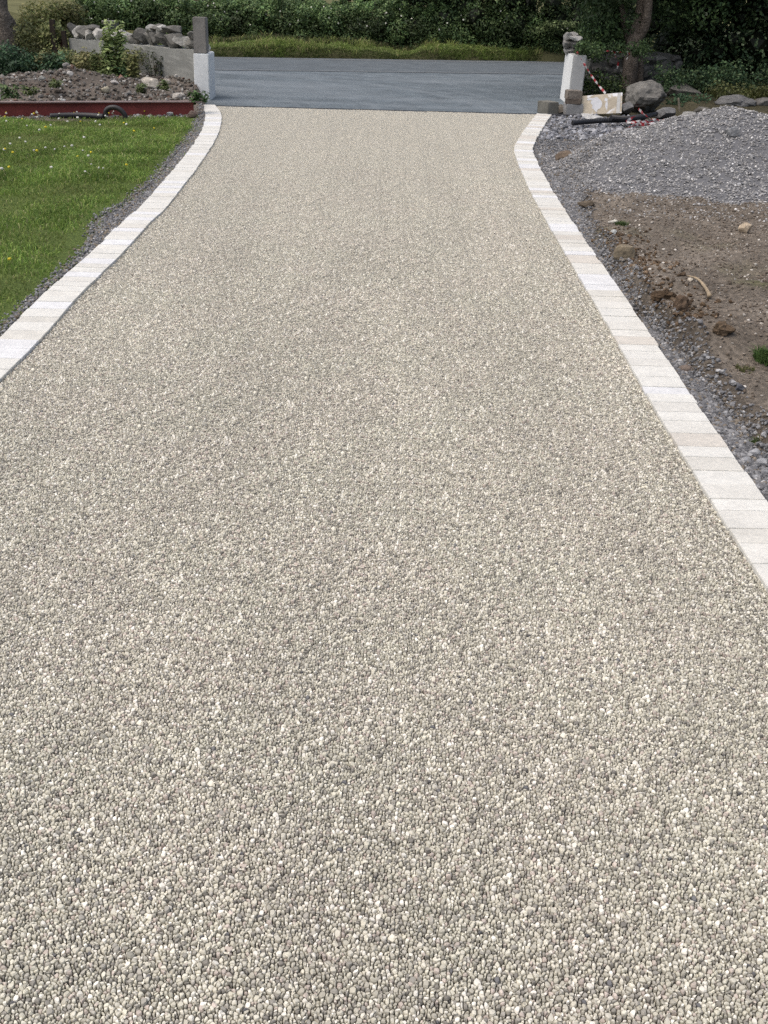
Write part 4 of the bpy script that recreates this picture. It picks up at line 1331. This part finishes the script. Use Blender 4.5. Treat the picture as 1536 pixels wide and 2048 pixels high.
# leaning tree at the left edge
tb = G(4, 148); kk_ = ppm(tb)
path = [tb + (0, 0, -.15), tb + (-.02, 0, .05), at_y(2, 80, tb[1]), at_y(-12, 20, tb[1]), at_y(-26, -60, tb[1]), at_y(-60, -220, tb[1])]
trunk = [(path, (.46, .40, .32, .29, .27, .2)), ([at_y(-30, -80, tb[1]), at_y(30, -200, tb[1] - .4), at_y(60, -330, tb[1] - .8)], (.16, .11, .05))]
r = np.random.default_rng(83)
top = np.array(path[-1])
bl = [(top + np.array([r.normal(-.4, 1.1), r.normal(.3, .9), r.uniform(.35, 2.4)]), r.uniform(.5, .8)) for _ in range(22)]
bush('tree', 'thick leaning tree trunk beyond the far end of the lawn', 'tree', bl, 170, .10, [(.05, .09, .028), (.07, .11, .035)], 831, trunk, (.20, .17, .14), dark=False, base=tb)

# ------------------------------------------------------------------ right: broken pillar, walls
pr = G(1143, 205); k = ppm(pr)
Yf = pr[1]
pil = empty('gate_post', pr)
tag(pil, 'right gate post with white painted side and crumbling stone top', 'gate post')
xf0 = at_y(1143, 150, Yf)[0]; xf1 = at_y(1169, 150, Yf)[0]
zt = at_y(1150, 110, Yf)[2]
dep = .95
V, F = block((xf1 - xf0, dep, zt + .06), .012, .006, 31)
V = V + np.array([(xf0 + xf1) / 2, Yf + dep / 2, -.06])
V[:, 0] -= (V[:, 2] - zt * .5) * -.03
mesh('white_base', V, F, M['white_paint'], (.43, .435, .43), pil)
sd = V[:, 0] < xf0 + .06
V, F = block((.014, dep - .03, zt + .04), .003, .003, 32)
V = V + np.array([xf0 - .0085, Yf + dep / 2, -.05]); V[:, 0] += (V[:, 2] - zt * .5) * .03
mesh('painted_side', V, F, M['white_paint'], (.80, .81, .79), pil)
r = np.random.default_rng(33)
for i, (x, y, w, h_, dy, c) in enumerate(((1140, 100, 26, 16, .7, .2), (1136, 88, 22, 16, .7, .22), (1150, 90, 24, 13, .6, .16), (1138, 74, 22, 17, .75, .26), (1152, 77, 26, 9, .55, .42), (1142, 68, 16, 8, .7, .3), (1133, 104, 12, 14, .8, .33), (1160, 100, 26, 14, .6, .12))):
    c_ = at_y(x, y, Yf + dy); q = ppm(c_)
    V, F = rock_shape(8400 + i, 3, 13, .08, .36, .7)
    V = V - (V.max(0) + V.min(0)) / 2; V /= V.max(0) - V.min(0)
    V = rz(V * np.array([w / q, .32, h_ / q * 1.1]), r.normal(0, .3))
    mesh('capping_stone', V + c_, F, M['rock'], np.array((1, .98, .92)) * c, pil)
# stones and blocks at its foot
def lump(name, label, cat, x, y, w, h_, dy, col, seed, dep_=.22, mat='rock', yaw=0.0, blk=False, base=0.0):
    if dy is None: dy = G(x, y + h_ * .5, .0)[1] + dep_ * .5 - Yf
    c_ = at_y(x, y, Yf + dy); q = ppm(c_)
    if blk:
        V, F = block((w / q, dep_, h_ / q), .01, .008, seed)
    else:
        V, F = rock_shape(8500 + seed, 4, 5, .20, .55, .85) if w > 80 else rock_shape(8500 + seed, 3, 12, .10, .4, .75)
        V = V - (V.max(0) + V.min(0)) / 2; V /= V.max(0) - V.min(0)
        V = V * np.array([w / q, dep_, h_ / q]); V[:, 2] += h_ / q * .5
    V = rz(V, yaw)
    bot = c_ - np.array([0, 0, h_ / q * .5])
    return tag(mesh(name, V + bot, F, M[mat], col, loc=bot), label, cat)
SY = G(1146, 229)[1] + .14 - Yf
lump('stone_block', 'grey white stone block at the bottom of the stack beside the right gate post', 'stone block', 1146, 218, 34, 22, SY, (.30, .30, .30), 1, .24, 'concrete', .1, True)
lump('stone_block', 'brown slab in the middle of the stack beside the right gate post', 'stone block', 1146, 202, 31, 11, SY, (.14, .115, .095), 2, .24, 'rock', -.08, True)
lump('stone_block', 'brown rough stone on top of the stack beside the right gate post', 'stone block', 1147, 189, 29, 17, SY, (.19, .165, .14), 3, .22, 'rock', .12, True)
lump('concrete_block', 'square hollow looking concrete block at the driveway corner by the right post', 'concrete block', 1096, 215, 27, 23, None, (.165, .16, .14), 4, .28, 'concrete', .55, True)
lump('stone', 'rounded stone between the concrete block and the stone stack', 'stone', 1119, 217, 20, 17, None, (.15, .135, .115), 5, .2)
lump('plank', 'thin dark plank lying past the end of the right kerb', 'plank', 1125, 230, 62, 3.2, None, (.055, .055, .06), 6, .06, 'wood', -.02, True)
# mottled board leaning
bb = [G(1163, 229, .0), G(1243, 226, .0)]
Yb = bb[0][1]
corners = [at_y(1163, 229, Yb), at_y(1243, 226, Yb), at_y(1245, 185, Yb + .12), at_y(1164, 192, Yb + .12)]
cs = np.array(corners); nrm = np.cross(cs[1] - cs[0], cs[3] - cs[0]); nrm /= np.linalg.norm(nrm)
bd = empty('board', bb[0])
tag(bd, 'mottled grey white board propped up between the right post and the boulder', 'board')
def slab4(c, t):
    V = np.concatenate([c, c - nrm * t]); return V, [(0, 1, 2, 3), (7, 6, 5, 4), (0, 4, 5, 1), (1, 5, 6, 2), (2, 6, 7, 3), (3, 7, 4, 0)]
V, F = slab4(cs, .025)
mesh('panel', V, F, M['board'], (.50, .44, .34), bd)
a = cs[0] + (cs[1] - cs[0]) * .86; b = cs[3] + (cs[2] - cs[3]) * .88
a2 = cs[0] + (cs[1] - cs[0]) * .95; b2 = cs[3] + (cs[2] - cs[3]) * .96
V, F = slab4(np.array([a, a2, b2, b]) + nrm * .003, .002)
mesh('paint_streak', V, F, M['white_paint'], (.52, .52, .50), bd)
lump('stone', 'pale broken slab lying under the mottled board', 'stone', 1185, 233, 44, 9, None, (.42, .42, .41), 7, .3)

def on_board(u, v): return (cs[0] * (1 - u) + cs[1] * u) * (1 - v) + (cs[3] * (1 - u) + cs[2] * u) * v
rb = np.random.default_rng(4)
for (u0, v0, ru, rv) in ((.36, .52, .13, .40), (.62, .42, .035, .22), (.60, .70, .05, .10), (.20, .80, .09, .07)):
    ring = [on_board(min(.97, max(.03, u0 + ru * math.cos(a) * rb.uniform(.6, 1.15))), min(.97, max(.03, v0 + rv * math.sin(a) * rb.uniform(.65, 1.15)))) for a in np.linspace(0, 2 * PI, 18)[:-1]]
    V, F = np.array(ring) + nrm * .003, [tuple(range(17))]
    mesh('plaster_patch', V, F, M['white_paint'], (.62, .63, .65), bd)
# boulders
lump('boulder', 'big smooth grey boulder beside the mottled board', 'boulder', 1290, 195, 84, 66, None, (.14, .136, .125), 21, .7)
lump('boulder', 'grey rock in shade just behind the right side of the big boulder', 'boulder', 1362, 186, 66, 36, None, (.13, .125, .11), 22, .6)
lump('boulder', 'angular grey rock below and right of the big boulder', 'boulder', 1330, 226, 46, 24, None, (.15, .15, .15), 23, .4)
lump('boulder', 'flat pale grey rock at the back of the gravel heap, by the wooden stake', 'boulder', 1378, 233, 30, 22, None, (.22, .22, .21), 24, .35)
lump('boulder', 'low rock under the board end beside the big boulder', 'boulder', 1252, 218, 30, 26, None, (.13, .13, .13), 25, .3)
lump('boulder', 'small mossy rock behind the wooden stake', 'boulder', 1408, 188, 30, 18, None, (.15, .14, .10), 26, .35)
lump('boulder', 'long dark mossy rock showing over the crest of the gravel heap', 'boulder', 1470, 205, 84, 30, None, (.13, .13, .13), 27, .5)
lump('boulder', 'dark rock at the far right behind the gravel heap', 'boulder', 1530, 208, 50, 26, None, (.12, .115, .11), 28, .5)
lump('boulder', 'dull rock half hidden by leaves above the gravel heap', 'boulder', 1405, 222, 34, 18, None, (.10, .095, .085), 29, .4)

# rough dark stone wall behind
ws = empty('stone_wall', at_y(1240, 180, Yf + 1.2))
tag(ws, 'rough dark stone wall under the trees behind the board', 'wall')
a, b = at_y(1168, 165, Yf + 1.7), at_y(1345, 165, Yf + 2.3)
d2 = (b - a)[:2]; L_ = np.linalg.norm(d2); wa = math.atan2(d2[1], d2[0])
ztop_ = at_y(1230, 106, Yf + 2.0)[2]
V, F = block((L_, .35, ztop_ + .1), 0, .05, 41, cuts=26)
V[:, 0] += L_ / 2
mesh('masonry', rz(V, wa) + np.array([a[0], a[1], -.1]), F, M['rock'], (.085, .083, .075), ws)
r = np.random.default_rng(43)
for i in range(26):
    q, zz = r.uniform(0, L_), r.uniform(.1, ztop_)
    V, F = rock_shape(8600 + i, 2, 8, .12)
    V = V * np.array([r.uniform(.1, .2), .09, r.uniform(.06, .12)]) + np.array([q, -.17, zz])
    mesh('facing_stone', rz(V, wa) + np.array([a[0], a[1], 0]), F, M['rock'], np.array((1, .97, .9)) * r.uniform(.06, .15), ws)

# black pipes
def pipe(label, pts, rad, seed, col=(.013, .014, .018), corr=True):
    V, F = tube(smooth_path(pts, 90), rad * (1 + (.12 * (np.arange(90) % 2) if corr else 0)), 10)
    return tag(mesh('drain_pipe', V, F, M['plastic'], col, smooth=not corr), label, 'pipe')
pipe('thick black pipe sloping down in front of the mottled board', [at_y(1144, 213, Yf - .55), at_y(1170, 220, Yf - .75), at_y(1200, 230, Yf - .95), at_y(1222, 237, Yf - 1.05), at_y(1240, 238, Yf - 1.0)], .05, 1)
pipe('thin black pipe lying on the grey rubble towards the kerb', [G(1145, 246, .06), G(1180, 243, .07), G(1210, 241, .08), G(1245, 240, .08), G(1290, 233, .08), G(1312, 228, .06)], .033, 2)
pipe('short black pipe end lying along the foot of the boulder', [G(1222, 236, .12), G(1255, 238, .1), G(1288, 234, .1)], .042, 3)

# barrier tape
def tape(pts, width, twist, stripes, n=90, seed=0):
    path = smooth_path(pts, n)
    r = np.random.default_rng(seed)
    V, F, C = [], [], []
    T = np.gradient(path, axis=0)
    for i in range(n):
        t = T[i] / (np.linalg.norm(T[i]) + 1e-9)
        u = np.cross(t, (0.1, 1, .2)); u /= np.linalg.norm(u) + 1e-9
        w = np.cross(t, u)
        a = twist * i / n * 2 * PI + .6 * math.sin(i * .3 + seed)
        d = (math.cos(a) * u + math.sin(a) * w) * width / 2
        V += [path[i] - d, path[i] + d]
        red = int(i / n * stripes * 2) % 2 == 0
        C += [(.38, .04, .05) if red else (.55, .54, .54)] * 2
    F = [(2 * i, 2 * i + 1, 2 * i + 3, 2 * i + 2) for i in range(n - 1)]
    return np.array(V), F, np.array(C)
def tape_thing(label, runs):
    Vs, Fs, Cs, o = [], [], [], 0
    for i, (pts, w, tw, st) in enumerate(runs):
        V, F, C = tape(pts, w, tw, st, 80, i)
        Vs.append(V); Fs += [tuple(k + o for k in f) for f in F]; Cs.append(C); o += len(V)
    return tag(mesh('barrier_tape', np.concatenate(Vs), Fs, M['tape'], np.concatenate(Cs)), label, 'tape')
tape_thing('red and white barrier tape strung from the right post down to the board', [([at_y(1154, 104, Yf - .05), at_y(1172, 134, Yf - .15), at_y(1190, 161, Yf - .3), at_y(1211, 187, Yf - .62)], .034, 1.6, 8)])
tY = G(1258, 190)[1]
tape_thing('red and white barrier tape tied round the twin trunked tree', [
    ([at_y(1200, 103, tY - .25), at_y(1225, 102, tY - .3), at_y(1250, 107, tY - .3)], .03, 1.2, 4),
    ([at_y(1246, 105, tY - .32), at_y(1254, 104, tY - .34), at_y(1251, 110, tY - .34), at_y(1258, 108, tY - .3), at_y(1252, 121, tY - .34)], .035, 1.4, 3),
    ([at_y(1229, 104, tY - .3), at_y(1231, 115, tY - .3)], .03, .2, 1.6), ([at_y(1237, 124, tY - .3), at_y(1234, 138, tY - .3)], .035, .2, .9)])
tz = .10
r = np.random.default_rng(51)
runs = [([at_y(1245, 207, Yf - .7), at_y(1258, 211, Yf - .75)], .032, .3, 1), ([at_y(1275, 216, Yf - .9), G(1288, 228, .22), G(1302, 238, .16), G(1322, 240, .14), G(1340, 238, .14), G(1362, 236, .16)], .036, 2, 8)]
for _ in range(7):
    p0 = np.array([r.uniform(1265, 1330), r.uniform(238, 256)])
    pts = [G(*(p0 + r.uniform((-20, -6), (22, 7))), .13 + r.uniform(0, .05)) for _ in range(4)]
    runs.append((pts, .034, r.uniform(.5, 2), r.integers(2, 5)))
tape_thing('crumpled heap of red and white barrier tape beside the gravel heap', runs)

# wooden stake
a, b = at_y(1362, 236, Yf - .9), at_y(1357, 196, Yf - .9)
V, F = tube(smooth_path([a - (0, 0, .1), b], 8), .016, 6, .1, 3)
tag(mesh('wooden_stake', V, F, M['wood'], (.25, .22, .17)), 'thin upright wooden stake at the back of the gravel heap', 'stake')

# ------------------------------------------------------------------ right trees
tb = G(1258, 190); tY = tb[1]
trunk = [([tb + (0, 0, -.2), at_y(1257, 170, tY), at_y(1263, 120, tY), at_y(1270, 80, tY + .02), at_y(1280, 40, tY + .05), at_y(1286, 0, tY + .1), at_y(1292, -90, tY + .1), at_y(1300, -250, tY)], (.17, .135, .13, .14, .115, .10, .09, .05)),
         ([at_y(1272, 84, tY - .02), at_y(1290, 52, tY - .1), at_y(1296, 10, tY - .15), at_y(1300, -80, tY - .2), at_y(1330, -240, tY - .3)], (.09, .085, .075, .07, .04)),
         ([at_y(1266, 100, tY + .1), at_y(1250, 50, tY + .2), at_y(1243, 0, tY + .3), at_y(1225, -120, tY + .3)], (.08, .065, .06, .04)),
         ([at_y(1275, 180, tY + .15), at_y(1280, 130, tY + .15), at_y(1272, 90, tY + .1)], (.09, .075, .06))]
r = np.random.default_rng(91)
DKL = [(.06, .105, .052), (.08, .132, .056), (.042, .075, .04), (.13, .175, .085)]
MID = [(.06, .10, .04), (.08, .125, .046), (.045, .08, .033)]
def vol(x0, x1, y0, y1, Y0, Y1, n, r0, r1):
    out = []
    for _ in range(n):
        c = at_y(r.uniform(x0, x1), r.uniform(y0, y1), r.uniform(Y0, Y1))
        out.append((c, r.uniform(r0, r1) * np.array([1, 1, .8])))
    return out
bl = vol(1160, 1250, -60, 50, tY - .3, tY + 1.0, 22, .28, .45) + vol(1175, 1245, 40, 98, tY + .0, tY + .8, 12, .16, .28) + vol(1300, 1420, -80, 60, tY - .2, tY + 1.2, 22, .3, .5) + vol(1100, 1480, -420, -90, tY - 1.2, tY + 1.5, 40, .5, .8)
bush('tree', 'twin trunked tree with drooping leaves behind the right gate post', 'tree', bl, 620, .075, MID, 911, trunk, (.17, .14, .115), dark=False, base=tb, shade=.3, tops=.3)
# dark trees filling the right
for i, (x0, x1, dy, lab) in enumerate(((1290, 1400, 1.6, 'dense dark tree behind the big boulder'), (1390, 1500, 1.1, 'dense dark tree over the rocks behind the gravel heap'), (1490, 1640, .6, 'dense dark tree at the far right behind the gravel heap'))):
    Y0 = tY + dy
    bl = vol(x0, x1, -60, 130, Y0 - .3, Y0 + 1.5, 34, .3, .5) + vol(x0 - 20, x1 + 20, -420, -60, Y0 - 1.2, Y0 + 1.5, 26, .5, .85) + vol(x0, x1, 100, 165, Y0 + .2, Y0 + 1.2, 10, .25, .4)
    c = at_y((x0 + x1) / 2, 170, Y0 + .6)
    tr = [([(c[0], c[1], -.1), (c[0] + .1, c[1], 1.2), (c[0] - .1, c[1], 3.0)], (.16, .11, .05))]
    o = bush('tree', lab, 'tree', bl, 520, .085, DKL, 920 + i, tr, (.04, .03, .025), dark=True, base=(c[0], c[1], 0), shade=.35, tops=.6)
    if i < 2:   # elder blossom
        n = 60
        pts = [(1365, 22), (1405, 20), (1378, 50), (1372, 86), (1385, 82), (1355, 102), (1395, 90)] if i == 0 else [(1413, 24), (1500, 85), (1466, 70)]
        P, S = [], []
        for (x, y) in pts:
            c = at_y(x, y, Y0 - .75)
            for _ in range(16):
                P.append(c + r.normal(0, 1, 3) * (.10, .05, .045)); S.append(r.uniform(.03, .07))
        P = np.array(P)
        V, F, C = leaves(P, r.normal(size=(len(P), 3)) * .5 + (0, -.6, .8), np.array(S), palette([(.42, .46, .30), (.30, .36, .2), (.2, .27, .12)], [1, 1, 1], len(P), r), r, .8)
        tag(mesh('blossom', V, F, M['petal'], C, o), kind='stuff')
# ivy over the wall and the ground plants
patch('ivy hanging over the broken top of the right post and the stone wall', vol(1150, 1300, 92, 112, Yf + .5, Yf + 1.0, 26, .12, .2), MID, 941, .05, 900, name='ivy', cat='ivy')
patch('green weeds growing between the right post, the wall and the board', vol(1165, 1240, 148, 192, Yf + .1, Yf + .6, 26, .12, .2), [(.03, .055, .022), (.042, .075, .026), (.07, .10, .03)], 942, .05, 900)
patch('dark leafy weeds around the rocks by the wooden stake', vol(1340, 1420, 195, 222, Yf - .3, Yf + .4, 24, .12, .2), DARKG, 943, .05, 800)
patch('shaded green undergrowth below the dark trees behind the rocks', vol(1320, 1560, 140, 190, Yf + .9, Yf + 1.8, 60, .16, .28), DKL, 944, .06, 900)
patch('low yellow green weeds behind the mossy rocks at the far right', vol(1425, 1570, 176, 198, Yf + .2, Yf + .8, 30, .12, .2), [(.09, .10, .04), (.12, .125, .05), (.07, .085, .03)], 945, .05, 900)
patch('loose leafy ivy hanging over the upper right side of the right gate post', vol(1156, 1196, 90, 118, Yf - .05, Yf + .5, 16, .09, .15), MID, 946, .05, 1300, name='ivy', cat='ivy')
# rough grass over the mossy rocks
n = 2600
P = np.array([at_y(x, y, Yf + dd) for x, y, dd in zip(r.uniform(1425, 1580, n), r.uniform(188, 204, n), r.uniform(.4, 1.2, n))])
V, F, C = blades(P - (0, 0, .05), r.uniform(.08, .26, n), r.uniform(.008, .014, n), r.uniform(.3, 1, n), palette([(.10, .11, .03), (.14, .14, .05), (.07, .085, .025)], [3, 2, 3], n, r), r)
tag(mesh('rough_grass', V, F, M['grass'], C), 'rough yellow green grass over the rocks behind the gravel heap', 'grass', kind='stuff')
# small tufts on the soil
def tuft(label, x, y, wpx, h_, n, cols, seed):
    r = np.random.default_rng(seed)
    p = G(x, y, .04); w = wpx / ppm(p) / 2
    a = r.uniform(0, 2 * PI, n); q = w * r.random(n) ** .7
    X, Y = p[0] + q * np.cos(a), p[1] + q * np.sin(a)
    Z = np.array([z_right(i, j) for i, j in zip(X, Y)])
    V, F, C = blades(np.stack([X, Y, Z], 1), r.uniform(.4, 1, n) * h_, r.uniform(.005, .009, n), r.uniform(.4, 1.3, n), palette(cols, [1] * len(cols), n, r), r)
    tag(mesh('grass_tuft', V, F, M['grass'], C, loc=(p[0], p[1], .04)), label, 'grass tuft')
tuft('bright green grass tuft on the soil at the edge of the view', 1532, 728, 50, .09, 420, [(.06, .11, .03), (.085, .14, .04)], 1)
tuft('small grass tuft beside the grey white pebble on the soil', 1240, 466, 24, .06, 120, [(.06, .10, .03), (.08, .12, .04)], 2)
tuft('sparse dull green tuft in the grey strip by the near right kerb', 1512, 868, 22, .04, 60, [(.06, .09, .03), (.08, .1, .04)], 3)
tuft('thin yellowish tuft on the soil below the bright green one', 1488, 742, 40, .03, 90, [(.10, .11, .04), (.12, .12, .05)], 4)

# ------------------------------------------------------------------ light
world = bpy.data.worlds.new("World"); scene.world = world; world.use_nodes = True
nt = world.node_tree; nt.nodes.clear()
wo = nt.nodes.new('ShaderNodeOutputWorld'); bg = nt.nodes.new('ShaderNodeBackground'); sky = nt.nodes.new('ShaderNodeTexSky')
SUN_EL, SUN_AZ = math.radians(66), math.radians(-112)     # azimuth from +Y, clockwise
sky.sky_type = 'NISHITA'; sky.sun_disc = False; sky.sun_elevation = SUN_EL; sky.sun_rotation = SUN_AZ
sky.air_density = 1.0; sky.dust_density = 6.0; sky.ozone_density = .8
bg.inputs['Strength'].default_value = 0.15
nt.links.new(sky.outputs[0], bg.inputs['Color']); nt.links.new(bg.outputs[0], wo.inputs['Surface'])
sd_ = bpy.data.lights.new('sun', 'SUN'); sd_.energy = 1.8; sd_.angle = math.radians(110); sd_.color = (1, .98, .935)
so = bpy.data.objects.new('sun', sd_); COL.objects.link(so)
sv = Vector((math.sin(SUN_AZ) * math.cos(SUN_EL), math.cos(SUN_AZ) * math.cos(SUN_EL), math.sin(SUN_EL)))
so.rotation_euler = sv.to_track_quat('Z', 'Y').to_euler()
so.location = (0, 0, 30)
scene.view_settings.view_transform = 'Standard'
scene.view_settings.look = 'None'
scene.view_settings.exposure = 0
scene.view_settings.gamma = 1
scene.render.engine = 'CYCLES'
scene.cycles.max_bounces = 6
scene.cycles.use_denoising = False
